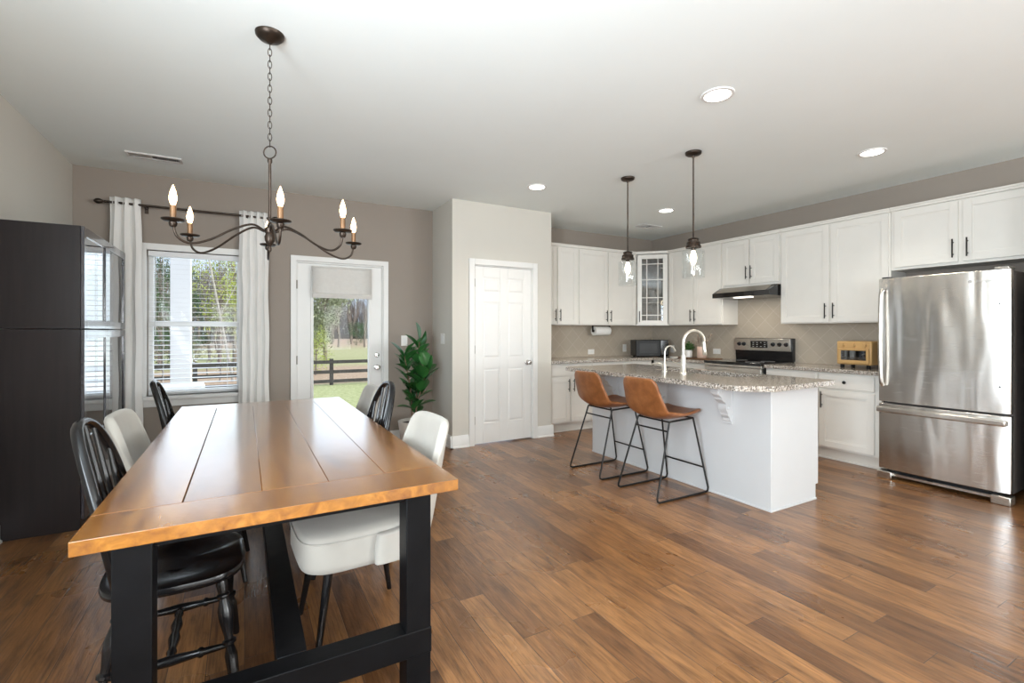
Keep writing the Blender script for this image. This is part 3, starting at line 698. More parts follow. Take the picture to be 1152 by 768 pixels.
# glassware behind it
cxy = Vector((5.33, 5.19, 0))
tag(build('glass_jug', MB().lathe([(.05, 0), (.062, .01), (.07, .06), (.055, .12), (.035, .16), (.045, .19), (.041, .19), (.031, .16), (.05, .11), (.064, .06), (.055, .015)], (cxy.x, cxy.y, 1.712), n=20), M['dish_glass'], smooth=60),
    'clear glass jug on the middle shelf of the glass corner cabinet', 'jug')
tag(build('stacked_bowl', MB().lathe([(.04, 0), (.075, .03), (.095, .09), (.10, .15), (.094, .15), (.085, .09), (.03, .012)], (cxy.x, cxy.y, 1.391), n=20), M['dish_glass'], smooth=60),
    'pale bowl on the bottom shelf of the glass corner cabinet', 'bowl')
tag(build('serving_plate', MB().lathe([(.11, 0), (.125, .012), (.12, .016), (.0, .008)], (cxy.x+.05, cxy.y+.07, 2.20), (-.62, -.72, .25), n=24), M['dish_glass'], smooth=60),
    'round plate leaning on the top shelf of the glass corner cabinet', 'plate')

BF = 5.07; BY = 4.94; BZ = .876
cabinet('base_cabinet', 'white base cabinet with one wide drawer next to the pantry', 'x', 3.292, 3.968, 0, BZ, BY, .60, [(3.30, 3.628, .135, .70, (3.595, .60)), (3.640, 3.952, .135, .70, (3.672, .60))], [(3.30, 3.952, .72, .858)], toe=True)
cabinet('base_cabinet', 'white base cabinet behind the island, under the back wall counter', 'x', 3.970, 5.068, 0, BZ, BY, .60, [(3.985, 4.50, .135, .70, (4.47, .60)), (4.514, 5.03, .135, .70, (4.544, .60))], [(3.985, 5.03, .72, .858)], toe=True)
cabinet('base_cabinet', 'white corner base cabinet left of the range', 'y', 4.022, 4.938, 0, BZ, BF, .60, [(4.036, 4.46, .135, .70, (4.43, .60)), (4.474, 4.90, .135, .70, (4.504, .60))], [(4.036, 4.90, .72, .858)], toe=True)
cabinet('base_cabinet', 'white base cabinet just right of the range', 'y', 2.705, 3.258, 0, BZ, BF, .60, [(2.72, 3.244, .135, .70, (3.21, .60))], [(2.72, 3.244, .72, .858)], toe=True)
cabinet('base_cabinet', 'white one-door one-drawer base cabinet beside the refrigerator', 'y', 2.150, 2.703, 0, BZ, BF, .60, [(2.200, 2.688, .135, .70, (2.655, .60))], [(2.200, 2.688, .72, .858)], toe=True)

ct = MB(); ct.slab([(3.292, BY-.03), (BF-.03, BY-.03), (BF-.03, 4.022), (XR-.003, 4.022), (XR-.003, YK-.003), (3.292, YK-.003)], [], .877, .914)
tag(build('countertop', ct, M['granite'], bevel=.005), 'L-shaped speckled granite worktop along the back wall and into the corner', 'countertop')
tag(build('countertop', bx(BF-.03, XR-.003, 2.145, 3.258, .877, .914), M['granite'], bevel=.005), 'speckled granite worktop between range and refrigerator', 'countertop')
tag(build('tile_backsplash', MB().box(3.292, XR-.010, YK-.010, YK-.001, .915, 1.369).box(XR-.010, XR-.001, 2.15, YK-.010, .915, 1.369).box(XR-.010, XR-.001, 3.262, 4.02, 1.369, 1.70), M['tile'], smooth=0),
    'beige tile backsplash laid on the diagonal behind the kitchen counters', 'backsplash')

# ------------------------------------------------------------------ refrigerator
fr = thing('refrigerator', 'stainless steel refrigerator with a bottom freezer drawer', 'refrigerator', (5.25, 1.67, 0))
f0, f1 = 1.255, 2.090; FX = 4.875
b_ = MB(); b_.box(FX+.085, 5.60, f0+.006, f1-.006, .075, 1.735); build('body', b_, M['dark_metal_side'], fr, bevel=.004)
def fdoor(z0, z1):
    m = MB(); pts = []
    nn = 14
    for i in range(nn+1):
        u = i/nn; yy = f0 + (f1-f0)*u; pts.append((FX + .014*(2*u-1)**2 + (.010 if i in (0, nn) else 0), yy))
    m.prism(pts + [(FX+.075, f1), (FX+.075, f0)], z0, z1); return m
d = build('door', fdoor(.672, 1.745), M['steel'], fr, bevel=.004, smooth=25)
h = MB(); hp = catmull([(FX-.002, f1-.04, 1.645), (FX-.045, f1-.036, 1.60), (FX-.062, f1-.034, 1.33), (FX-.062, f1-.034, 1.12), (FX-.045, f1-.036, .87), (FX-.002, f1-.04, .81)], 8)
h.tube([Vector((FX+(p.x-FX)*.55, p.y, p.z)) for p in hp], .016, 10); build('door_handle', h, M['steel_flat'], d)
bd = build('badge', MB().lathe([(.013, 0), (.013, .002)], (FX+.004, 1.475, 1.665), (-1, 0, 0), n=20), M['grey_text'], d)
vs, fs = text_mesh('Whirlpool', .026, .0005)
TM = Matrix.Translation((FX+.0045, 1.395, 1.665)) @ Matrix(((0, 0, -1, 0), (-1, 0, 0, 0), (0, 1, 0, 0), (0, 0, 0, 1)))
build('lettering', MB().add(vs, fs, TM), M['grey_text'], d, smooth=0)
m = MB()
for z in (1.49, .87): m.lathe([(.006, 0), (.006, .003)], (FX+.006, f0+.055, z), (-1, 0, 0), n=10)
build('hole_plugs', m, M['black_plastic'], d)
d = build('freezer_drawer', fdoor(.085, .655), M['steel'], fr, bevel=.004, smooth=25)
h = MB(); h.prism([(FX-.055, f0+.01), (FX-.062, (f0+f1)/2), (FX-.055, f1-.01), (FX+.012, f1-.01), (FX+.004, (f0+f1)/2), (FX+.012, f0+.01)], .585, .632); build('drawer_handle', h, M['steel_flat'], d, bevel=.010)
g = MB(); g.box(FX+.06, FX+.10, f0+.05, f1-.05, .02, .075); build('grille', g, M['black_plastic'], fr)
m = MB(); m.box(FX+.03, FX+.05, f0+.06, f1-.06, .030, .050); build('grille_bar', m, M['steel_flat'], fr)
for y in (f0+.05, f1-.05):
    build('foot', bx(FX-.005, FX+.10, y-.055, y+.055, 0, .065), M['steel_flat'], fr, bevel=.006)
build('hinge_cover', bx(FX+.02, FX+.16, f0+.01, f0+.09, 1.746, 1.765), M['steel_flat'], fr, bevel=.005)
build('hinge_cover', bx(FX+.03, FX+.16, f1-.09, f1-.02, 1.746, 1.757), M['black_plastic'], fr, bevel=.004)

# ------------------------------------------------------------------ range
rg = thing('range', 'stainless electric range with a black glass cooktop', 'range', (5.35, 3.64, 0))
a, b = 3.266, 4.014
build('body', bx(5.06, 5.64, a, b, .03, .895), M['black_paint'], rg, bevel=.002)
build('cooktop', bx(5.00, 5.645, a-.002, b+.002, .896, .925), M['black_glass'], rg, bevel=.004)
m = MB()
for y, x, r0 in ((3.45, 5.17, .10), (3.83, 5.17, .075), (3.45, 5.42, .075), (3.83, 5.42, .10)): m.lathe([(r0, 0), (r0, .0008), (r0-.003, .0008), (r0-.003, 0)], (x, y, .925), n=32, cap=False)
build('burner_rings', m, M['grey_text'], rg)
od = build('oven_door', bx(5.012, 5.058, a+.004, b-.004, .25, .86), M['steel_flat'], rg, bevel=.005)
build('oven_window', bx(5.008, 5.013, a+.12, b-.12, .38, .70), M['black_glass'], od, bevel=.002)
h = MB(); h.seg((4.965, a+.05, .80), (4.965, b-.05, .80), .012); h.seg((4.965, a+.08, .80), (5.012, a+.08, .80), .008); h.seg((4.965, b-.08, .80), (5.012, b-.08, .80), .008); build('oven_handle', h, M['steel_flat'], od)
build('front_rail', bx(5.015, 5.058, a, b, .865, .894), M['steel_flat'], rg, bevel=.003)
build('warming_drawer', bx(5.015, 5.058, a+.004, b-.004, .07, .24), M['steel_flat'], rg, bevel=.005)
bgm = MB(); bgm.add([(5.615, a, .925), (5.62, b, .925), (5.668, b, .925), (5.668, a, .925), (5.60, a, 1.20), (5.60, b, 1.20), (5.668, b, 1.20), (5.668, a, 1.20)],
        [(0, 3, 2, 1), (4, 5, 6, 7), (0, 1, 5, 4), (1, 2, 6, 5), (2, 3, 7, 6), (3, 0, 4, 7)])
bgp = build('backguard', bgm, M['black_paint'], rg, bevel=.003)
cp = MB(); cp.add([(5.588, a+.012, 1.045), (5.588, b-.002, 1.045), (5.615, b-.002, 1.045), (5.615, a+.012, 1.045), (5.576, a+.012, 1.192), (5.576, b-.002, 1.192), (5.615, b-.002, 1.20), (5.615, a+.012, 1.20)],
        [(0, 3, 2, 1), (4, 5, 6, 7), (0, 1, 5, 4), (1, 2, 6, 5), (2, 3, 7, 6), (3, 0, 4, 7)])
cp_ = build('control_panel', cp, M['steel_flat'], bgp, bevel=.003)
for y in (3.935, 3.870, 3.485, 3.405, 3.325): build('control_knob', MB().lathe([(.025, 0), (.024, .004), (.018, .008), (.016, .026), (.004, .028)], (5.580, y, 1.125), (-1, 0, .08), n=18), M['black_plastic'], cp_)
build('display', bx(5.573, 5.590, 3.555, 3.775, 1.080, 1.165), M['black_glass'], cp_, bevel=.002)
m = MB()
for i in range(4):
    for j in range(3):
        if (i, j) != (1, 1): m.box(5.5722, 5.5732, 3.575+i*.05, 3.597+i*.05, 1.094+j*.024, 1.100+j*.024)
build('display_markings', m, M['grey_text'], cp_, smooth=0)

# hood
hd = thing('range_hood', 'black slim range hood under the short wall cabinet', 'range hood', (5.4, 3.64, 1.69))
hp_ = MB(); a, b = 3.264, 4.018
hp_.add([(5.16, a, 1.700), (5.16, b, 1.700), (5.66, b, 1.690), (5.66, a, 1.690), (5.16, a, 1.755), (5.16, b, 1.755), (5.30, b, 1.828), (5.30, a, 1.828), (5.66, b, 1.828), (5.66, a, 1.828)],
        [(0, 3, 2, 1), (0, 1, 5, 4), (4, 5, 6, 7), (7, 6, 8, 9), (1, 2, 8, 6, 5), (0, 4, 7, 9, 3), (2, 3, 9, 8)])
build('shell', hp_, M['black_glass'], hd, bevel=.003)
m = MB(); m.add([(5.164, a+.05, 1.7595), (5.164, b-.05, 1.7595), (5.290, b-.05, 1.8255), (5.290, a+.05, 1.8255), (5.166, a+.05, 1.7555), (5.166, b-.05, 1.7555), (5.292, b-.05, 1.8215), (5.292, a+.05, 1.8215)],
        [(0, 1, 2, 3), (7, 6, 5, 4), (0, 4, 5, 1), (1, 5, 6, 2), (2, 6, 7, 3), (3, 7, 4, 0)])
build('steel_panel', m, steel('hood_panel_steel', (.30, .27, .23), .3, 0), hd)
build('lamp', bx(5.20, 5.30, 3.55, 3.75, 1.690, 1.697), M['hoodlight'], hd)
l = light('hood_light', 'AREA', (0, 0, 0), (0, 0, 0), 3.0, (1, .93, .82), .2, .1); l.parent = hd; l.location = (-.15, 0, -.012)

# ------------------------------------------------------------------ island
IX0, IX1, IY0, IY1 = 3.25, 3.87, 2.045, 4.03
isl = thing('kitchen_island', 'white kitchen island with scroll corbels under a granite top', 'kitchen island', (3.56, 3.04, 0))
build('body', MB().box(IX0+.012, IX1-.075, IY0+.02, IY1-.02, .11, .876-.12).box(IX0+.012, 3.44, IY0+.02, IY1-.02, .756, .875).box(3.44, IX1-.022, IY0+.02, 2.42, .756, .875).box(3.44, IX1-.022, 3.38, IY1-.02, .756, .875), M['island'], isl)
build('toe_kick', bx(IX0+.012, IX1-.076, IY0+.02, IY1-.02, 0, .109), M['kick'], isl)
build('back_panel', bx(IX0, IX0+.012, IY0, IY1, 0, .875), M['island'], isl, bevel=.0015)
ep = MB().prism([(IX0+.013, 0), (IX1-.055, 0), (IX1-.055, .115), (IX1, .115), (IX1, .875), (IX0+.013, .875)], 0, .018)
def endpanel(y):
    m = MB(); pts = [(IX0+.013, 0), (IX1-.055, 0), (IX1-.055, .115), (IX1-.022, .115), (IX1-.022, .875), (IX0+.013, .875)]; n = len(pts)
    m.add([(x, y, z) for x, z in pts] + [(x, y+.018, z) for x, z in pts], [tuple(range(n)), tuple(range(n, 2*n))[::-1]] + [(i, n+i, n+(i+1) % n, (i+1) % n) for i in range(n)]); return m
build('end_panel', endpanel(IY0), M['island'], isl, bevel=.0015); build('end_panel', endpanel(IY1-.018), M['island'], isl, bevel=.0015)
m = MB(); m.box(IX0-.008, IX0, IY0-.008, IY1, 0, .016); m.box(IX0, IX1-.055, IY0-.009, IY0, 0, .016); build('shoe_moulding', m, M['island'], isl, bevel=.003)
for a, b in ((2.06, 2.53), (2.54, 2.95), (2.96, 3.41), (3.42, 4.015)):
    d = build('door', shaker(MB(), a, b, .135, .70, IX1, 'y', -1), M['island'], isl, bevel=.002); bar_handle(d, b-.03, .6, IX1, 'y', -1)
    d = build('drawer', bx(IX1-.02, IX1, a, b, .72, .858), M['island'], isl, bevel=.003); knob(d, (a+b)/2, .79, IX1, 'y', -1)
def corbel(y):
    # side profile in (outward distance, z); S-scroll bracket
    pr = [(0, .876), (.215, .876), (.215, .850), (.200, .838), (.206, .815), (.196, .790), (.165, .772), (.150, .757), (.150, .742), (.128, .722), (.098, .708), (.088, .692), (.092, .668),
          (.085, .640), (.068, .615), (.060, .600), (.060, .585), (.045, .568), (.032, .555), (.028, .53), (0, .515)]
    pr = [(d*.82, .876-(.876-z)*.80) for d, z in pr]; n = len(pr); x = IX0-.0005; hw = .034
    m = MB(); m.add([(x-d, y-hw, z) for d, z in pr] + [(x-d, y+hw, z) for d, z in pr], [tuple(range(n)), tuple(range(n, 2*n))[::-1]] + [(i, n+i, n+(i+1) % n, (i+1) % n) for i in range(n)])
    m.box(x-.012, x, y-.040, y+.040, .575, .876)
    for s in (-1, 1):
        for cx, cz, r0 in ((.135, .825, .021), (.045, .70, .018)):
            m.tube([(x-cx+r0*math.cos(a*.7)*(1-a/14), y+s*(hw+.001), cz+r0*math.sin(a*.7)*(1-a/14)) for a in range(12)], .004, 6)
    return m
for y in (2.385, 3.025, 3.665): build('corbel', corbel(y), M['island'], isl, bevel=.002)
# island worktop with sink cut out
SX0, SX1, SY0, SY1 = 3.45, 3.80, 2.44, 3.36
def arc(cx, cy, r, a0, a1, n=7): return [(cx+r*math.cos(R(a0+(a1-a0)*i/n)), cy+r*math.sin(R(a0+(a1-a0)*i/n))) for i in range(n+1)]
outer = arc(3.02, 2.03, .055, 205, 250) [:0] + [(2.895, 2.20)] + arc(2.955, 2.095, .062, 180, 222, 4) + arc(3.095, 1.975, .06, 222, 270, 4) + arc(3.86, 1.975, .04, 270, 360) + arc(3.86, 4.03, .04, 0, 90) + arc(2.96, 4.01, .06, 90, 180)
hole = arc(SX0+.05, SY0+.05, .05, 180, 270, 5) + arc(SX1-.05, SY0+.05, .05, 270, 360, 5) + arc(SX1-.05, SY1-.05, .05, 0, 90, 5) + arc(SX0+.05, SY1-.05, .05, 90, 180, 5)
tag(build('countertop', MB().slab(outer, [hole], .877, .914), M['granite'], bevel=.006), 'speckled granite worktop of the island with clipped corner and sink cutout', 'countertop')
sk = thing('sink', 'stainless double bowl sink set into the island worktop', 'sink', (3.625, 2.9, .76))
m = MB(); g = .004; zt = .874; zb = .765
for y0, y1 in ((SY0+.004, 2.885), (2.905, SY1-.004)):
    m.box(SX0+.004, SX1-.004, y0, y1, zb, zb+g); m.box(SX0+.004, SX0+.008, y0, y1, zb, zt); m.box(SX1-.008, SX1-.004, y0, y1, zb, zt); m.box(SX0+.004, SX1-.004, y0, y0+g, zb, zt); m.box(SX0+.004, SX1-.004, y1-g, y1, zb, zt)
m.box(SX0+.004, SX1-.004, 2.881, 2.909, zt-.006, zt)
build('bowls', m, M['steel_flat'], sk, bevel=.002)
for y in (2.66, 3.13): build('drain', MB().lathe([(.045, 0), (.045, .003), (.03, .004), (.005, .002)], (3.625, y, zb+g), n=20), M['chrome'], sk)
# faucets (mounted on the stool side of the sink)
fc = thing('kitchen_faucet', 'tall brushed gooseneck kitchen faucet on the island', 'faucet', (3.345, 2.86, .914))
x, y, z = 3.345, 2.90, .914
build('base', MB().lathe([(.031, 0), (.031, .010), (.024, .018), (.022, .10), (.020, .16)], (x, y, z)), M['nickel'], fc)
pts = [(x, y, z+.10), (x, y, z+.24)]; pts = [(x, y, z+.14), (x, y, z+.27)] + [(x+.0 + .115-.115*math.cos(R(a)), y-.018+.018*math.cos(R(a)), z+.27+.105*math.sin(R(a))) for a in range(12, 178, 12)] + [(x+.228, y-.03, z+.26)]
build('spout', MB().tube(pts, .0135, 14), M['nickel'], fc)
build('spray_head', MB().turned((x+.2275, y-.0295, z+.272), (x+.238, y-.034, z+.155), [(.0155, 0), (.0165, .1), (.018, .6), (.0185, .95), (.014, 1)]), M['nickel'], fc)
build('lever', MB().tube([(x, y+.022, z+.075), (x-.01, y+.06, z+.085), (x-.02, y+.10, z+.10)], [.009, .007, .006], 10), M['nickel'], fc)
f2 = thing('filter_faucet', 'small slim gooseneck tap beside the tall island faucet', 'faucet', (3.36, 3.12, .914))
x, y = 3.36, 3.125
build('base', MB().lathe([(.024, 0), (.024, .008), (.016, .014), (.014, .06), (.009, .075)], (x, y, z)), M['nickel'], f2)
pts = [(x, y, z+.06), (x, y, z+.17)] + [(x+.055-.055*math.cos(R(a)), y-.01+.01*math.cos(R(a)), z+.17+.065*math.sin(R(a))) for a in range(15, 150, 15)] + [(x+.118, y-.02, z+.185)]
build('spout', MB().tube(pts, .0068, 12), M['nickel'], f2)
build('lever', MB().tube(catmull([(x, y+.008, z+.035), (x-.002, y+.05, z+.068), (x+.0, y+.11, z+.070), (x, y+.17, z+.055)], 5), [.011]*5+[.009]*5+[.006]*6, 10), M['nickel'], f2)

# ------------------------------------------------------------------ small kitchen things
mw = thing('microwave', 'small black countertop microwave in the kitchen corner', 'microwave', (5.20, 5.13, .914), R(-30))
# local: front faces -y
build('body', bx(-.235, .235, -.14, .18, .012, .245), M['black_plastic'], mw, bevel=.006, local=True)
d = build('door', bx(-.233, .115, -.158, -.141, .014, .243), M['black_plastic'], mw, bevel=.004, local=True)
build('door_window', bx(-.185, .070, -.1605, -.157, .055, .205), mat('microwave_window', (.03, .03, .03), .3, spec=.2), d, bevel=.002, local=True)
d = build('control_panel', bx(.119, .233, -.158, -.141, .014, .243), M['black_glass'], mw, bevel=.004, local=True)
m = MB()
for i in range(3):
    for j in range(5): m.box(.135+i*.029, .153+i*.029, -.1592, -.1575, .04+j*.026, .052+j*.026)
build('buttons', m, mat('microwave_buttons', (.06, .06, .06), .4), d, local=True, smooth=0)
vs, fs = text_mesh('TOSHIBA', .0001, .0001) if False else ([], [])
m = MB()
for x, y in ((-.19, -.1), (.19, -.1), (-.19, .14), (.19, .14)): m.lathe([(.012, 0), (.012, .013)], (x, y, 0), n=10)
build('feet', m, M['black_plastic'], mw, local=True)

tw = thing('paper_towel_holder', 'wall cabinet holder with a white paper towel roll under the back wall uppers', 'paper towel roll', (4.52, 5.38, 1.30))
build('paper_roll', MB().lathe([(.021, 0), (.062, 0), (.063, .004), (.063, .272), (.062, .276), (.021, .276), (.021, 0)], (4.36, 5.38, 1.29), (1, 0, 0), n=28, cap=False), M['paper'], tw)
build('cardboard_core', MB().lathe([(.020, 0), (.020, .280), (.017, .280), (.017, 0), (.020, 0)], (4.358, 5.38, 1.29), (1, 0, 0), n=20, cap=False), M['cardboard'], tw)
m = MB(); m.seg((4.335, 5.38, 1.29), (4.66, 5.38, 1.29), .007)
for x in (4.342, 4.652): m.box(x-.004, x+.004, 5.365, 5.395, 1.275, 1.369)
m.box(4.338, 4.656, 5.36, 5.40, 1.364, 1.3695); build('bracket', m, M['black_metal'], tw, bevel=.002)

to = thing('toaster_oven', 'tan retro toaster oven with three round knobs on the granite counter', 'toaster oven', (5.47, 2.48, .914))
a, b = 2.325, 2.640; x0 = 5.31; z0, z1 = .950, 1.185
build('body', bx(x0, 5.59, a, b, z0, z1), M['oven_tan'], to, bevel=.012)
d = build('door', MB().box(x0-.016, x0-.001, a+.018, b-.018, z0+.015, z0+.045).box(x0-.016, x0-.001, a+.018, b-.018, z0+.140, z0+.160).box(x0-.016, x0-.001, a+.018, a+.045, z0+.045, z0+.14).box(x0-.016, x0-.001, b-.045, b-.018, z0+.045, z0+.14), M['oven_tan'], to, bevel=.003)
build('door_window', bx(x0-.009, x0-.006, a+.044, b-.044, z0+.044, z0+.141), M['arm_glass'], d)
build('oven_cavity', bx(x0-.004, x0-.0015, a+.046, b-.046, z0+.046, z0+.139), M['oven_stone'], d)
m = MB(); 
for zz in (z0+.07, z0+.09):
    for i in range(1, 8): m.box(x0-.0058, x0-.0048, a+.05, b-.05, zz-.001, zz+.001)
build('rack', m, M['chrome'], d, smooth=0)
h = MB(); h.seg((x0-.034, a+.04, z0+.150), (x0-.034, b-.04, z0+.150), .006); h.seg((x0-.034, a+.06, z0+.150), (x0-.016, a+.06, z0+.150), .005); h.seg((x0-.034, b-.06, z0+.150), (x0-.016, b-.06, z0+.150), .005); build('door_handle', h, M['oven_tan'], d)
for y in (a+.06, (a+b)/2, b-.06): build('control_knob', MB().lathe([(.021, 0), (.021, .004), (.017, .006), (.016, .020), (.004, .022)], (x0, y, z1-.038), (-1, 0, 0), n=18), M['oven_tan'], to)
for y in (a+.04, b-.04):
    for x in (x0+.03, 5.55): build('foot', bx(x-.014, x+.014, y-.014, y+.014, .914, .952), M['black_plastic'], to, bevel=.003)

tag(build('wooden_board', bx(5.19, 5.42, 4.06, 4.60, .915, .933), M['board'], bevel=.006), 'dark wooden board under the pots beside the range', 'board')
hb = thing('potted_herb', 'small green plant in a white pot behind the tall faucet', 'plant', (5.26, 4.47, .934))
build('pot', MB().lathe([(.034, 0), (.044, .004), (.050, .095), (.045, .095), (.040, .02), (.002, .02)], (5.26, 4.47, .934)), M['white_pot'], hb, smooth=60)
build('soil', MB().lathe([(.044, .084), (.044, .088)], (5.26, 4.47, .934)), M['soil'], hb)
random.seed(3); m = MB()
for i in range(420):
    a = random.uniform(0, 6.28); r = random.uniform(0, .075); zc = 1.03 + random.uniform(0, .11)*(1-r*5); c = Vector((5.26+r*math.cos(a), 4.47+r*math.sin(a), zc))
    d = Vector((random.uniform(-1, 1), random.uniform(-1, 1), random.uniform(-.2, 1))).normalized()*.022; s = d.cross(Vector((random.random(), random.random(), 1))).normalized()*.007
    m.add([c, c+d*.5+s, c+d, c+d*.5-s], [(0, 1, 2, 3)])
build('leaves', m, M['herb'], hb, smooth=0, recalc=False)
vz = thing('flower_vase', 'blush pink vase with dried stems beside the range', 'vase', (5.25, 4.25, .934))
build('vase', MB().lathe([(.050, 0), (.058, .006), (.060, .145), (.054, .15), (.050, .145), (.048, .02), (.002, .02)], (5.25, 4.25, .934)), M['pink_vase'], vz, smooth=60)
m = MB(); random.seed(8)
for i in range(16):
    a = random.uniform(0, 6.28); sp = random.uniform(.03, .15); b0 = Vector((5.25+.02*math.cos(a), 4.25+.02*math.sin(a), .97)); b1 = b0 + Vector((sp*.7*math.cos(a), sp*math.sin(a), random.uniform(.18, .28)))
    mid_ = (b0+b1)/2 + Vector((0, 0, .03)); m.tube([b0, mid_, b1], [.002, .0016, .001], 5)
    for k in range(9):
        c = mid_.lerp(b1, random.uniform(.3, 1.05)); d = Vector((random.uniform(-1, 1), random.uniform(-1, 1), random.uniform(-.3, 1))).normalized()*.018; s = d.orthogonal().normalized()*.006
        m.add([c, c+d*.5+s, c+d, c+d*.5-s], [(0, 1, 2, 3)])
build('dried_stems', m, M['dried'], vz, smooth=0, recalc=False)
tag(build('soap_dish', MB().lathe([(.030, 0), (.050, .006), (.060, .022), (.055, .024), (.030, .010), (.002, .009)], (5.14, 4.62, .914), n=24), M['white_pot'], smooth=60), 'small white dish on the corner counter left of the white pot', 'dish')
plate('wall_outlet', 'white outlet low on the back wall backsplash under the paper towel', 'outlet', (4.44, YK-.010, .985), (0, -1, 0), .115, .072, 'h')
plate('wall_outlet', 'white outlet beside the left edge of the microwave', 'outlet', (5.09, YK-.010, 1.03), (0, -1, 0), .072, .115, 'v')
plate('wall_outlet', 'white outlet on the side wall just right of the microwave', 'outlet', (XR-.010, 5.12, 1.02), (-1, 0, 0), .072, .115, 'v')
plate('wall_outlet', 'white outlet on the backsplash between pink vase and range', 'outlet', (XR-.010, 4.34, 1.01), (-1, 0, 0), .115, .072, 'h')

# ------------------------------------------------------------------ pendants
def pendant():
    t = thing('pendant_light', 'x', 'pendant light', (0, 0, CE))
    def B(n, m, mt_, par=t, **k): return build(n, m, mt_, par, local=True, **k)
    B('canopy', MB().lathe([(.010, -.030), (.050, -.026), (.062, -.018), (.064, -.002), (.06, 0)], n=28), M['bronze'])
    B('stem', MB().lathe([(.0075, -.71), (.0065, -.70), (.0065, -.05), (.012, -.04), (.012, -.028)], n=12), M['bronze'])
    B('socket_cap', MB().lathe([(.004, -.778), (.060, -.778), (.060, -.765), (.052, -.755), (.052, -.735), (.040, -.728), (.040, -.716), (.046, -.712), (.040, -.704), (.012, -.695)], n=28), M['bronze'])
    B('jar_shade', MB().lathe([(.050, -.758), (.054, -.785), (.082, -.80), (.088, -.815), (.088, -1.015), (.085, -1.022), (.079, -1.015), (.079, -.818), (.075, -.808), (.050, -.79), (.046, -.758)], n=36, cap=False), M['jar'], smooth=60)
    B('bulb', MB().lathe([(.012, -.80), (.016, -.815), (.025, -.845), (.027, -.862), (.023, -.885), (.013, -.91), (.003, -.918)], n=18), M['pbulb'])
    B('lamp_holder', MB().lathe([(.017, -.80), (.017, -.778)], n=16), M['bronze'])
    B('yoke', MB().tube([(.052*math.cos(a), .052*math.sin(a), -.745) for a in [i*math.pi/12 for i in range(24)]], .004, 6, closed=True), M['bronze'])
    return t
p1 = pendant(); p1.location = (3.182, 2.657, CE); p1['label'] = 'clear glass jar pendant light nearer the camera, over the island'
p2 = copy_tree(p1); p2.location = (3.170, 3.405, CE); p2['label'] = 'clear glass jar pendant light farther away, over the far half of the island'

# ------------------------------------------------------------------ bar stools
def stool():
    t = thing('bar_stool', 'x', 'bar stool', (0, 0, 0)); prof = catmull([(-.275, 0, .925), (-.262, 0, .86), (-.228, 0, .74), (-.185, 0, .645), (-.12, 0, .607), (0, 0, .600), (.12, 0, .615), (.235, 0, .640), (.262, 0, .630)], 5)
    np_ = len(prof)
    def fn(u, v):
        s = v*(np_-1); i = min(int(s), np_-2); p = prof[i].lerp(prof[i+1], s-i); q = 2*u-1
        wd, curl = lerp_tab([(0, .135, .010), (.05, .172, .016), (.12, .192, .022), (.35, .222, .050), (.5, .222, .060), (.75, .205, .030), (.92, .180, .012), (1, .150, .004)], v)
        back = max(0, 1 - v/.5); seat = 1 - back; k = abs(q)**2.6
        return (p.x + curl*k*(back*1.3), q*wd*(1 - .04*k), p.z + curl*k*seat*1.0)
    sh = build('seat_shell', MB().grid(fn, 19, 34), M['leather'], t, local=True, smooth=180, solid=.026, sub=1, recalc=False)
    md = MB(); 
    for s in (-1, 1):
        y = s*.213; yt = s*.165
        loop = [(-.12, yt, .575), (-.268, y, .055)]
        a0, a1 = Vector((-.10, yt, .585)), Vector((-.285, y, .030)); b0, b1 = Vector((.165, yt, .595)), Vector((.290, y, .030))
        def rnd(p, q_, r_, d=.03):
            return [q_ + (p-q_).normalized()*d, q_ + (p-q_).normalized()*d*.35 + (r_-q_).normalized()*d*.35*.8, q_ + (r_-q_).normalized()*d]
        A, Bq = Vector((-.285, y, .008)), Vector((.290, y, .008))
        pts = [a0] + rnd(a0, A, Bq) + rnd(A, Bq, b0) + [b0]
        m = MB().tube(pts, .0075, 10); build('leg', m, M['black_metal'], t, local=True)
        build('seat_rail', MB().tube([a0, b0], .0075, 8), M['black_metal'], t, local=True)
    def at(p, q_, z): k = (z-p.z)/(q_.z-p.z); return p.lerp(q_, k)
    a0, A = Vector((-.10, .165, .585)), Vector((-.285, .213, .008)); b0, Bq = Vector((.165, .165, .595)), Vector((.290, .213, .008))
    pa = at(a0, A, .515); pb = at(b0, Bq, .20)
    build('back_crossbar', MB().tube([pa, (pa.x, -pa.y, pa.z)], .0065, 8), M['black_metal'], t, local=True)
    build('footrest', MB().tube([pb, (pb.x, -pb.y, pb.z)], .0065, 8), M['black_metal'], t, local=True)
    m = MB(); m.tube([a0, (a0.x, -a0.y, a0.z)], .0065, 8); m.tube([b0, (b0.x, -b0.y, b0.z)], .0065, 8); build('seat_crossbars', m, M['black_metal'], t, local=True)
    return t
s1 = stool(); s1.location = (2.945, 2.765, 0); s1['label'] = 'tan leather bar stool with black sled legs, nearer the camera'
s2 = copy_tree(s1); s2.location = (2.940, 3.415, 0); s2['label'] = 'tan leather bar stool with black sled legs, farther away by the pantry side'

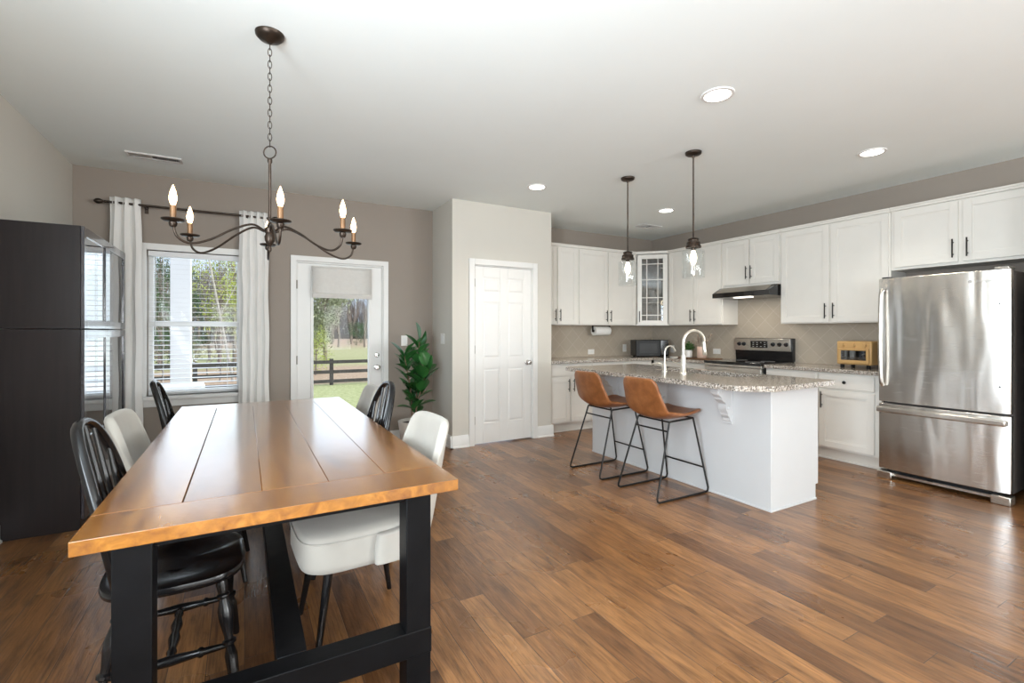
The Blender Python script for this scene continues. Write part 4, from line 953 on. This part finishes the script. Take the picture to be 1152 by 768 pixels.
# ------------------------------------------------------------------ dining table
TX0, TX1, TY0, TY1, TZ = -.380, .658, 1.560, 4.0, .76
tb = thing('dining_table', 'long farmhouse dining table with varnished pine top and black legs', 'table', ((TX0+TX1)/2, (TY0+TY1)/2, 0))
bbw = .195; g = .0035
top = MB(); top.box(TX0, TX1, TY0, TY0+bbw, TZ-.038, TZ); top.box(TX0, TX1, TY1-bbw, TY1, TZ-.038, TZ)
xs = [TX0, -.165, .050, .255, .450, TX1]
for a, b in zip(xs, xs[1:]): top.box(a+(.0005 if a > TX0 else 0)+(.0012 if a == -.165 else 0), b-(.0005 if b < TX1 else 0)-(.0012 if b == -.165 else 0), TY0+bbw+.001, TY1-bbw-.001, TZ-.038, TZ)
build('tabletop', top, M['pine'], tb, bevel=.0012)
TL, TR2 = -.310, .580; lw = .089
for y in (TY0+.065, TY1-.065-lw):
    for x in (TL, TR2-lw): build('leg', bx(x, x+lw, y, y+lw, 0, TZ-.039), M['table_black'], tb, bevel=.003)
    build('crossbeam', bx(TL-.002, TR2+.002, y-.003, y+lw-.012, .140, .230), M['table_black'], tb, bevel=.003)
for a in (TY0+.065, TY1-.065-lw): build('apron', bx(TL+lw, TR2-lw, a+.01, a+.05, TZ-.095, TZ-.039) if False else bx(TL+lw, TR2-lw, a+.02, a+.06, TZ-.078, TZ-.039), M['table_black'], tb, bevel=.002)
for x in (TL+.02, TR2-.06): build('apron', bx(x, x+.04, TY0+.065+lw, TY1-.065-lw, TZ-.078, TZ-.039), M['table_black'], tb, bevel=.002)
cxm = .135; build('stretcher', bx(cxm-.045, cxm+.045, TY0+.065+lw-.012, TY1-.065-.003, .142, .231), M['table_black'], tb, bevel=.003)

# ------------------------------------------------------------------ windsor chairs (local: front faces +x)
def windsor():
    t = thing('windsor_chair', 'x', 'chair', (0, 0, 0), 0)
    def B(n, m, par=t, **k): return build(n, m, M['black_paint'], par, local=True, **k)
    out = []
    for i in range(48):
        a = 2*math.pi*i/48; ca, sa = math.cos(a), math.sin(a); e_ = .62
        x = math.copysign(abs(ca)**e_, ca)*.215; y = math.copysign(abs(sa)**e_, sa)*(.225+.012*ca)
        out.append((x, y))
    m = MB(); rings = [(.90, .405), (.985, .415), (1.0, .428), (.985, .440), (.90, .4445), (.60, .434), (.25, .430)]
    vs = []
    for sc, z in rings:
        for x, y in out:
            dip = 0
            if z > .43 or sc < .9: dip = -.010*(1-sc)*max(0, 1-abs(x)/.2) + (.010*math.exp(-(y/.05)**2)*(x > 0)*(x/.2) if sc < .95 else 0)
            vs.append((x*sc, y*sc, z+dip))
    n = 48; fs = [tuple(range(n))[::-1], tuple(range((len(rings)-1)*n, len(rings)*n))]
    for i in range(len(rings)-1):
        for k in range(n): fs.append((i*n+k, i*n+(k+1) % n, (i+1)*n+(k+1) % n, (i+1)*n+k))
    m.add(vs, fs); B('seat', m, smooth=50)
    def back(y, z):     # x of the leaning back plane
        return -.165 - (z-.43)*.20 - .0
    hoop = []
    for i in range(33):
        a = math.pi*i/32; ca, sa = math.cos(a), math.sin(a)
        y = .212*math.copysign(abs(ca)**.75, ca); z = .43 + .54*abs(sa)**.62
        if i in (0, 32): y = math.copysign(.165, ca)
        if i in (1, 31): y = math.copysign(.180, ca)
        if i in (2, 30): y = math.copysign(.195, ca)
        hoop.append((back(y, z) + .03*(abs(y)/.2)**2, y, z))
    B('back_hoop', MB().tube(hoop, .0165, 10, flat=.85))
    for i in range(6):
        q = (i-2.5)/2.5; y0 = q*.125; y1 = q*.165
        zt = .43 + .54*(1-min(1, abs(y1)/.212)**(1/.75*2))**(.31)
        zt = min(zt, .965); a = Vector((back(0, .43)+.02*q*q, y0, .435)); b = Vector((back(0, zt)+.03*(abs(y1)/.2)**2, y1, zt))
        B('spindle', MB().turned(a, b, [(.0075, 0), (.0095, .12), (.0135, .42), (.0105, .68), (.007, 1)], 8))
    lp = [(.012, 0), (.0145, .04), (.018, .20), (.0205, .34), (.014, .40), (.0135, .42), (.022, .435), (.022, .455), (.014, .47), (.0145, .50), (.023, .62), (.024, .70), (.016, .78), (.0145, .80), (.021, .815), (.021, .83), (.015, .845), (.019, .92), (.013, 1)]
    legs = {}
    for sx in (-1, 1):
        for sy in (-1, 1):
            top_ = Vector((sx*.135, sy*.14, .415)); bot = Vector((sx*(.215 if sx < 0 else .185), sy*.205, 0)); legs[sx, sy] = (bot, top_)
            B('leg', MB().turned(bot, top_, lp))
    sp = [(.008, 0), (.0105, .12), (.012, .22), (.0165, .24), (.0165, .26), (.012, .28), (.017, .5), (.012, .72), (.0165, .74), (.0165, .76), (.012, .78), (.0105, .88), (.008, 1)]
    mids = []
    for sy in (-1, 1):
        a = legs[-1, sy][0].lerp(legs[-1, sy][1], .42); b = legs[1, sy][0].lerp(legs[1, sy][1], .42); B('stretcher', MB().turned(a, b, sp)); mids.append((a+b)/2)
    B('stretcher', MB().turned(mids[0], mids[1], [(.007, 0), (.012, .06), (.012, .1), (.016, .14), (.011, .2), (.019, .38), (.012, .5), (.019, .62), (.011, .8), (.016, .86), (.012, .9), (.007, 1)]))
    return t
def upholstered():
    t = thing('upholstered_chair', 'x', 'chair', (0, 0, 0), 0)
    # wrap-around back shell
    def fn(u, v):
        q = 2*u-1; k = abs(q)
        ztop = .885 - .006*(k/.6)**2 - .045*max(0, (k-.40)/.22)**3 if k < .62 else .47 + .365*(1-(k-.62)/.38)**5
        zb = .345; z = zb + (ztop-zb)*v; lean = max(0, z-.40)*.24
        hw = .232 - .040*max(0, (z-.5)/.4)                     # half width narrows upwards
        if k < .62: t = k/.62; y = hw*(math.sin(t*math.pi/2)*.35 + t*.65); x = -.225 - lean + .045*t**3
        else: t = (k-.62)/.38; y = hw + .004*t; x = -.180 - lean*(1-t*.4) + .205*t**1.2
        return (x, math.copysign(y, q), z)
    build('backrest', MB().grid(fn, 33, 16), M['cream'], t, local=True, smooth=180, solid=.042, sub=1, recalc=False)
    out = []
    for i in range(40):
        a = 2*math.pi*i/40; ca, sa = math.cos(a), math.sin(a); out.append((.045+math.copysign(abs(ca)**.45, ca)*.245, math.copysign(abs(sa)**.45, sa)*.222))
    cx_ = .045; vs = []; rings = [(.90, .335), (.97, .345), (1, .37), (1.0, .445), (.985, .47), (.94, .485), (.7, .492), (.3, .494)]
    for sc, z in rings:
        for x, y in out: vs.append((cx_+(x-cx_)*sc, y*sc, z))
    n = 40; fs = [tuple(range(n))[::-1], tuple(range((len(rings)-1)*n, len(rings)*n))]
    for i in range(len(rings)-1):
        for k in range(n): fs.append((i*n+k, i*n+(k+1) % n, (i+1)*n+(k+1) % n, (i+1)*n+k))
    build('seat', MB().add(vs, fs), M['cream'], t, local=True, smooth=60)
    pp = [(cx_+(x-cx_)*1.004, y*1.004, .462) for x, y in out]
    build('piping', MB().tube(pp, .0035, 6, closed=True), M['cream'], t, local=True)
    for sx in (-1, 1):
        for sy in (-1, 1):
            build('leg', MB().tube([(.03+sx*.15, sy*.15, .34), (.03+sx*.205, sy*.195, 0)], [.018, .011], 12), M['black_paint'], t, local=True)
    return t
wc = windsor(); uc = upholstered()
def put(src, first, x, y, rz, lab):
    o = src if first else copy_tree(src); o.location = (x, y, 0); o.rotation_euler = (0, 0, rz); o['label'] = lab; return o
put(wc, True, -.213, 2.135, R(1), 'black spindle-back chair on the near left side of the dining table')
put(uc, True, -.225, 3.0, R(-2), 'cream upholstered chair between the two black chairs on the left of the table')
put(wc, False, -.213, 3.62, R(2), 'black spindle-back chair at the far left of the table, below the window')
put(uc, False, .465, 2.17, R(183), 'cream upholstered chair at the near right of the table, its seat visible underneath')
put(wc, False, .490, 2.86, R(181), 'black spindle-back chair in the middle of the right side of the table')
put(uc, False, .505, 3.572, R(178), 'cream upholstered chair at the far right of the table, before the garden door')

# ------------------------------------------------------------------ chandelier
CX, CY = .108, 2.622
ch = thing('chandelier', 'bronze six-arm candle chandelier hanging over the dining table', 'chandelier', (CX, CY, CE))
build('canopy', MB().lathe([(.010, -.045), (.018, -.038), (.050, -.026), (.064, -.012), (.066, 0)], (CX, CY, CE), n=32), M['bronze'], ch)
links = 17; z = CE-.045; hl = (z-2.19)/links
m = MB()
for i in range(links):
    zc = z - (i+.5)*hl; pts = []
    for k in range(12):
        a = 2*math.pi*k/12; dx = .0085*math.cos(a); dz = (hl*.5+.0045)*math.sin(a)
        pts.append((CX + (dx if i % 2 else 0), CY + (0 if i % 2 else dx), zc+dz))
    m.tube(pts, .0019, 6, closed=True)
build('chain', m, M['bronze'], ch)
build('loop', MB().tube([(CX+.030*math.cos(a)*math.cos(TH), CY-.030*math.cos(a)*math.sin(TH), 2.160+.030*math.sin(a)) for a in [i*math.pi/12 for i in range(24)]], .0032, 8, closed=True), M['bronze'], ch)
build('stem', MB().lathe([(.004, 2.132), (.011, 2.126), (.011, 2.112), (.0065, 2.105), (.0065, 1.84), (.012, 1.835), (.012, 1.825), (.007, 1.82), (.007, 1.80)], (CX, CY, 0), n=14), M['bronze'], ch)
build('hub', MB().lathe([(.003, 1.672), (.008, 1.678), (.008, 1.690), (.005, 1.698), (.014, 1.710), (.022, 1.725), (.024, 1.745), (.019, 1.760), (.024, 1.768), (.024, 1.785), (.014, 1.795), (.010, 1.81), (.007, 1.815)], (CX, CY, 0), n=22), M['bronze'], ch)
for ang in (-149.0, -87.1, -47.5, 13.1, 88.9, 144.3):
    a = R(ang); dx, dy = math.cos(a), math.sin(a); r0 = .427; tilt = .012*r0*dx + .042*r0*dy
    P = lambda d, zz: (CX+d*dx, CY+d*dy, zz + tilt*d/r0)
    arm = build('arm', MB().tube(catmull([P(.028, 1.772), P(.09, 1.792), (P(.18, 1.755)), P(.28, 1.695), P(.36, 1.668), P(.41, 1.688), P(.427, 1.733)], 6), .0052, 10), M['bronze'], ch)
    o = P(r0, 1.753)
    build('drip_plate', MB().lathe([(.008, -.028), (.014, -.022), (.016, -.008), (.012, -.004), (.036, -.002), (.043, .004), (.042, .007), (.034, .002), (.011, .002)], o, n=24), M['bronze'], arm)
    build('candle_sleeve', MB().lathe([(.0115, .002), (.0115, .062), (.008, .064)], o, n=16), M['candle'], arm)
    build('bulb', MB().lathe([(.007, .063), (.009, .068), (.0140, .086), (.0145, .097), (.0105, .120), (.005, .137), (.0012, .148)], o, n=16), M['bulb'], arm)

# ------------------------------------------------------------------ dark display cabinet
ax0, ax1, ay0, ay1, az = XL+.006, -.925, 4.05, 5.27, 1.965
ac = thing('display_cabinet', 'tall black-brown cabinet with glass doors against the left wall', 'cabinet', ((ax0+ax1)/2, (ay0+ay1)/2, 0))
t_ = .018; sz = 1.297
for z0, z1, nm in ((0, sz-.002, 'lower_carcass'), (sz+.002, az, 'upper_carcass')):
    m = MB(); b0 = z0 + (.06 if z0 == 0 else 0)
    m.box(ax0, ax1, ay0, ay0+t_, z0, z1); m.box(ax0, ax1, ay1-t_, ay1, z0, z1); m.box(ax0, ax0+.008, ay0+t_, ay1-t_, z0, z1)
    m.box(ax0+.008, ax1, ay0+t_, ay1-t_, z1-t_, z1); m.box(ax0+.008, ax1, ay0+t_, ay1-t_, b0, b0+t_); m.box(ax0+.008, ax1, (ay0+ay1)/2-.009, (ay0+ay1)/2+.009, b0+t_, z1-t_)
    if z0 == 0: m.box(ax1-.03, ax1-.015, ay0+t_, ay1-t_, 0, .06)
    build(nm, m, M['armoire'], ac, bevel=.0015)
for z in (.42, .85, 1.62): build('shelf', bx(ax0+.01, ax1-.02, ay0+t_, ay1-t_, z, z+.018), M['armoire'], ac)
ym = (ay0+ay1)/2
for y0, y1 in ((ay0+.002, ym-.002), (ym+.002, ay1-.002)):
    for z0, z1, gz0, gz1 in ((sz+.004, az-.002, sz+.06, az-.06), (.525, sz-.004, .585, sz-.06)):
        m = MB(); x0, x1 = ax1+.001, ax1+.019; s = .055
        m.box(x0, x1, y0, y0+s, z0, z1); m.box(x0, x1, y1-s, y1, z0, z1); m.box(x0, x1, y0+s, y1-s, z0, gz0); m.box(x0, x1, y0+s, y1-s, gz1, z1)
        d = build('glass_door', m, M['armoire_front'], ac, bevel=.002)
        build('door_glass', bx(x0+.006, x0+.010, y0+s-.004, y1-s+.004, gz0-.004, gz1+.004), M['arm_glass'], d)
    build('solid_door', bx(ax1+.001, ax1+.019, y0, y1, .064, .521), M['armoire_front'], ac, bevel=.002)

# ------------------------------------------------------------------ rubber plant
PLX, PLY = 1.60, 5.02
rp = thing('rubber_plant', 'tall potted rubber plant with broad glossy leaves in the corner', 'plant', (PLX, PLY, 0))
build('pot', MB().lathe([(.11, 0), (.13, .01), (.165, .30), (.17, .32), (.155, .32), (.145, .28), (.002, .27)], (PLX, PLY, 0), n=28), mat('pale_planter', (.62, .58, .52), .6), rp, smooth=60)
build('soil', MB().lathe([(.143, .285), (.143, .292)], (PLX, PLY, 0)), M['soil'], rp)
random.seed(11)
def big_leaf(m, base, d, ln, wd, up):
    d = d.normalized(); s = d.cross(up).normalized(); nrm = s.cross(d).normalized(); nl, nw = 9, 5; vs = []
    for i in range(nl):
        t = i/(nl-1); wv = wd*math.sin(math.pi*min(1, t**.85*.98+.01))**.75*(1 if t < .98 else .2)
        c = base + d*(ln*t) - Vector((0, 0, 1))*ln*.16*t*t
        for j in range(nw):
            q = (j-2)/2; vs.append(c + s*wv*q*.5 + nrm*(abs(q)*wv*.16))
    m.add(vs, [(i*nw+j, i*nw+j+1, (i+1)*nw+j+1, (i+1)*nw+j) for i in range(nl-1) for j in range(nw-1)])
tops = []; stem = MB()
stems = [[(-.02, .0, .29), (-.03, .01, .60), (-.07, .02, .86), (-.10, .02, 1.02)], [(.02, .01, .29), (.03, .0, .62), (.05, .01, .95), (.06, .0, 1.17)], [(.0, -.02, .29), (.02, -.05, .52), (.07, -.09, .72), (.10, -.11, .88)]]
lv = MB(); leaves = []
for S in stems:
    P = catmull([(PLX+a, PLY+b, c) for a, b, c in S], 8); stem.tube(P, [.010 - .005*i/len(P) for i in range(len(P))], 8)
    n_lv = 17
    for k in range(n_lv):
        t = .16 + .84*k/(n_lv-1); c = P[min(len(P)-1, int(t*(len(P)-1)))]; a = k*2.4 + random.uniform(-.3, .3) + S[1][0]*40; el = random.uniform(.35, 1.0) + (t > .9)*.4
        d = Vector((math.cos(a)*math.cos(el), math.sin(a)*math.cos(el)*.8, math.sin(el)))
        leaves.append((c, d, random.uniform(.19, .26), random.uniform(.115, .15)))
build('stems', stem, mat('plant_stem', (.16, .10, .06), .7), rp)
for c, d, ln, wd in leaves:
    m = MB(); up = Vector((0, 0, 1)) if abs(d.z) < .9 else Vector((1, 0, 0)); m.tube([c, c+d*.03], .003, 5); big_leaf(m, c+d*.025, d, ln, wd, up)
    build('leaf', m, M['rubber'], rp, smooth=70, recalc=False)

# ------------------------------------------------------------------ outside
GZ = -1.0
struct('ground', bx(-90, 160, 8.4, 190, GZ-.2, GZ), M['ground'])
struct('porch_floor', bx(-4, 7, YB+.16, 8.3, -.3, -.12), M['deck'])
pc = thing('porch_column', 'square white porch column seen through the dining window', 'column', (-.94, 7.3, -.12))
def at(u, w_): a = (u-576)/FPX; return (w_*(math.sin(TH)+a*math.cos(TH)), w_*(math.cos(TH)-a*math.sin(TH)))
px_, py_ = at(204, 6.9)
m = MB(); m.box(px_-.12, px_+.12, py_-.12, py_+.12, .08, 2.75); build('shaft', m, M['col_white'], pc, bevel=.004)
m = MB(); m.box(px_-.15, px_+.15, py_-.15, py_+.15, -.12, .08); build('plinth', m, M['col_white'], pc, bevel=.01)
tag(build('porch_beam', bx(-4, 7, py_-.12, py_+.12, 2.76, 3.05), M['col_white'], bevel=.004), 'white beam on top of the porch column', 'beam')
# patio lounger
px2, py2 = at(197, 6.1)
pl = thing('patio_chair', 'white cushioned patio chair on the porch outside the window', 'patio chair', (px2, py2, -.12))
m = MB(); m.box(px2-.30, px2+.30, py2-.30, py2+.30, .22, .36); build('seat_cushion', m, M['cushion'], pl, bevel=.04)
Mx = Matrix.Translation((px2-.05, py2+.30, .36)) @ Matrix.Rotation(R(-22), 4, 'X'); m = MB().box(-.30, .35, -.06, .06, 0, .24, Mx); build('back_cushion', m, M['cushion'], pl, bevel=.04)
for sx in (-1, 1):
    for sy in (-1, 1): build('leg', bx(px2+sx*.27-.02, px2+sx*.27+.02, py2+sy*.27-.02, py2+sy*.27+.02, -.12, .22), M['col_white'], pl)
build('frame', bx(px2-.31, px2+.31, py2-.31, py2+.31, .18, .22), M['col_white'], pl)
# fence
FY = 21.6
fe = thing('fence', 'dark three-rail wooden fence across the lawn', 'fence', (0, FY, GZ)); x0f = at(373, 20.4)[0]
for i in range(-9, 6): build('post', bx(x0f+i*2.44-.07, x0f+i*2.44+.07, FY-.07, FY+.07, GZ, GZ+1.12), M['fence'], fe)
for z in (.10, .50, .92): build('rail', bx(x0f-9.5*2.44, x0f+5.5*2.44, FY-.11, FY-.071, GZ+z, GZ+z+.14), M['fence'], fe)
random.seed(5)
def branches(m, tw, p, d, ln, r, depth, spread, up):
    q = p + d*ln; mid_ = (p+q)/2 + Vector([random.uniform(-1, 1)*ln*.06 for _ in range(3)])
    m.tube([p, mid_, q], [r, r*.85, r*.65], 5 if depth > 2 else 3)
    if depth == 0: return
    for i in range(random.choice((2, 3, 3)) if depth > 1 else 4):
        nd = (d + Vector((random.uniform(-1, 1), random.uniform(-1, 1), random.uniform(-.5, .8)))*spread + Vector((0, 0, up))).normalized()
        s = p.lerp(q, random.uniform(.55, 1)) if i else q
        branches(m if depth > 2 else tw, tw, s, nd, ln*random.uniform(.62, .8), r*.55, depth-1, spread, up)
def bare_tree(name, lab, h, mt, seed, cat='tree', group=None, spread=.55, depth=5):
    random.seed(seed); t = thing(name, lab, cat, (0, 0, GZ), 0, group); m, tw = MB(), MB()
    branches(m, tw, Vector((0, 0, 0)), Vector((.03, .02, 1)).normalized(), h*.30, h*.014, depth, spread, .12)
    build('trunk', m, mt, t, local=True, smooth=0); build('twigs', tw, M['twig'], t, local=True, smooth=0); return t
def leafy(name, lab, h, rad, mt, seed, cat='tree', group=None, n=2600, ls=.16, conic=.6, low=.08):
    random.seed(seed); t = thing(name, lab, cat, (0, 0, GZ), 0, group); m, tw = MB(), MB()
    m.tube([(0, 0, 0), (.05, 0, h*.5), (0, .05, h*.93)], [h*.018, h*.011, h*.003], 6)
    cl = []
    for i in range(int(34)):
        z = random.uniform(low, .97); a = random.uniform(0, 6.28); r = rad*(1-conic*z)*random.uniform(.35, .9); c = Vector((r*math.cos(a), r*math.sin(a), z*h)); cl.append((c, rad*random.uniform(.22, .42)*(1-conic*z*.6)))
        m.tube([(0, 0, c.z*.8), c], [h*.005, h*.0015], 4)
    for i in range(n):
        c, s = random.choice(cl); v = Vector([random.gauss(0, .55) for _ in range(3)])*s + c
        d = Vector((random.uniform(-1, 1), random.uniform(-1, 1), random.uniform(-1, 1))).normalized()*ls*random.uniform(.6, 1.3); e_ = d.orthogonal().normalized()*ls*.42
        tw.add([v-d*.5, v+e_*.5, v+d*.5, v-e_*.5], [(0, 1, 2, 3)])
    build('trunk', m, M['bark'], t, local=True, smooth=0); build('foliage', tw, mt, t, local=True, smooth=0, recalc=False); return t
def spread_copies(src, spots, labs=None):
    for i, (u, w_, s, rz) in enumerate(spots):
        o = src if i == 0 else copy_tree(src); x, y = at(u, w_); o.location = (x, y, GZ); o.scale = (s, s, s); o.rotation_euler = (0, 0, rz)
        if labs: o['label'] = labs[i]
far = bare_tree('bare_tree', 'leafless grey tree in the far tree line beyond the field', 13, M['bark'], 21, group='bare trees in the far tree line', spread=.30)
random.seed(77); sp = []
for w_, n_ in ((70, 3), (88, 4), (106, 4), (122, 4), (138, 4)):
    for i in range(n_): sp.append((352+(i+.5*(w_ in (82, 102)))*88/n_+random.uniform(-1, 1), w_+random.uniform(-1, 1), random.uniform(.72, .98), random.uniform(0, 6.28)))
spread_copies(far, sp)
near = bare_tree('bare_tree', 'leafless tree in the woods behind the fence, seen through the window', 8.5, M['bark'], 22, group='bare trees behind the fence outside the window', spread=.28)
sp = []
for w_, n_ in ((38, 3), (48, 4), (58, 4), (70, 4), (84, 5)):
    for i in range(n_): sp.append((148+(i+.5*(w_ in (40, 53)))*130/n_+random.uniform(-2, 2), w_+random.uniform(-1, 1), random.uniform(.8, 1.0)*w_/41, random.uniform(0, 6.28)))
spread_copies(near, sp)
br = bare_tree('bare_shrub', 'tangled leafless shrub just behind the fence outside the window', 3.4, M['bark'], 23, 'shrub', 'bare shrubs behind the fence outside the window', .8)
sp = []
for w_, n_ in ((21.6, 4), (24.6, 4)):
    for i in range(n_): sp.append((150+(i+.5*(w_ > 24))*130/n_+random.uniform(-2, 2), w_, random.uniform(.6, .75), random.uniform(0, 6.28)))
spread_copies(br, sp)
eg = leafy('evergreen_tree', 'x', 8, 2.1, M['leaf_dark'], 31, n=4200, ls=.17)
spread_copies(eg, [(180, 28, .95, 0), (156, 33.5, 1.1, 1), (211, 42, 1.0, 2)], ['dark evergreen tree left of the porch column in the window view', 'dark evergreen tree at the left edge of the window view', 'dark evergreen tree right behind the porch column in the window view'])
ygr = leafy('yellow_green_tree', 'x', 7.2, 1.9, M['leaf_yellow'], 32, n=1500, ls=.17, conic=.2, low=.35)
spread_copies(ygr, [(247, 29.5, 1.0, 0), (264, 33.5, 1.2, 2)], ['small yellow-green tree in the middle of the right window view', 'small yellow-green tree at the right edge of the window view'])
gg = leafy('grey_green_tree', 'pale grey-green tree at the left of the garden door view', 8.5, 2.6, M['leaf_grey'], 33, n=6500, ls=.26, conic=.35, low=.16); spread_copies(gg, [(366, 38, 1.0, 2.6)])
ys = leafy('green_shrub', 'low yellow-green shrub behind the fence at the left of the garden door', 2.4, .95, M['leaf_yellow'], 34, 'shrub', n=1500, ls=.10, conic=.3); spread_copies(ys, [(355, 25, 1.0, 0)])
eb = leafy('evergreen_shrub', 'x', 4.2, 2.2, M['leaf_dark'], 35, 'shrub', n=1800, ls=.22, conic=.4); spread_copies(eb, [(401, 80, .9, 0), (414, 97, 1.0, 1)], ['dark green bush at the foot of the far tree line, left of two', 'dark green bush at the foot of the far tree line, right of two'])
sa = thing('leaning_sapling', 'pale leaning sapling trunk on the right of the window view', 'tree', (*at(262, 21), GZ)); a_ = at(262, 21); b_ = at(229, 19.5)
build('trunk', MB().tube([(a_[0], a_[1]+1, GZ), ((a_[0]+b_[0])/2, (a_[1]+b_[1])/2+1, 2.0), (b_[0], b_[1]+1, 5.2)], [.07, .05, .035], 8), M['bark_pale'], sa)
build('side_branch', MB().tube([((a_[0]+b_[0])/2, (a_[1]+b_[1])/2+1, 2.0), ((a_[0]+b_[0])/2+.9, (a_[1]+b_[1])/2+1.2, 4.0)], [.03, .012], 6), M['bark_pale'], sa)

# dense leafless thicket closing the view, beyond the countable trees
random.seed(99); m = MB()
for u0, u1, w0, w1, n_, hh in ((335, 470, 150, 168, 620, 15), (120, 320, 96, 110, 620, 17)):
    for i in range(n_):
        x, y = at(random.uniform(u0, u1), random.uniform(w0, w1)); h = hh*random.uniform(.55, 1.0); p = Vector((x, y, GZ)); lean = Vector((random.uniform(-.12, .12), random.uniform(-.1, .1), 1)).normalized()
        m.tube([p, p+lean*h*.5, p+lean*h], [.13, .08, .03], 3)
        for k in range(7):
            a = p + lean*h*random.uniform(.25, .9); d = Vector((random.uniform(-1, 1), random.uniform(-.6, .6), random.uniform(.5, 1.4))).normalized(); m.tube([a, a+d*h*random.uniform(.12, .25)], [.05, .02], 3)
tag(build('woodland_thicket', m, M['twig'], smooth=0, recalc=False), 'dense grey leafless woodland closing the view far behind the fence', 'woods', kind='stuff')
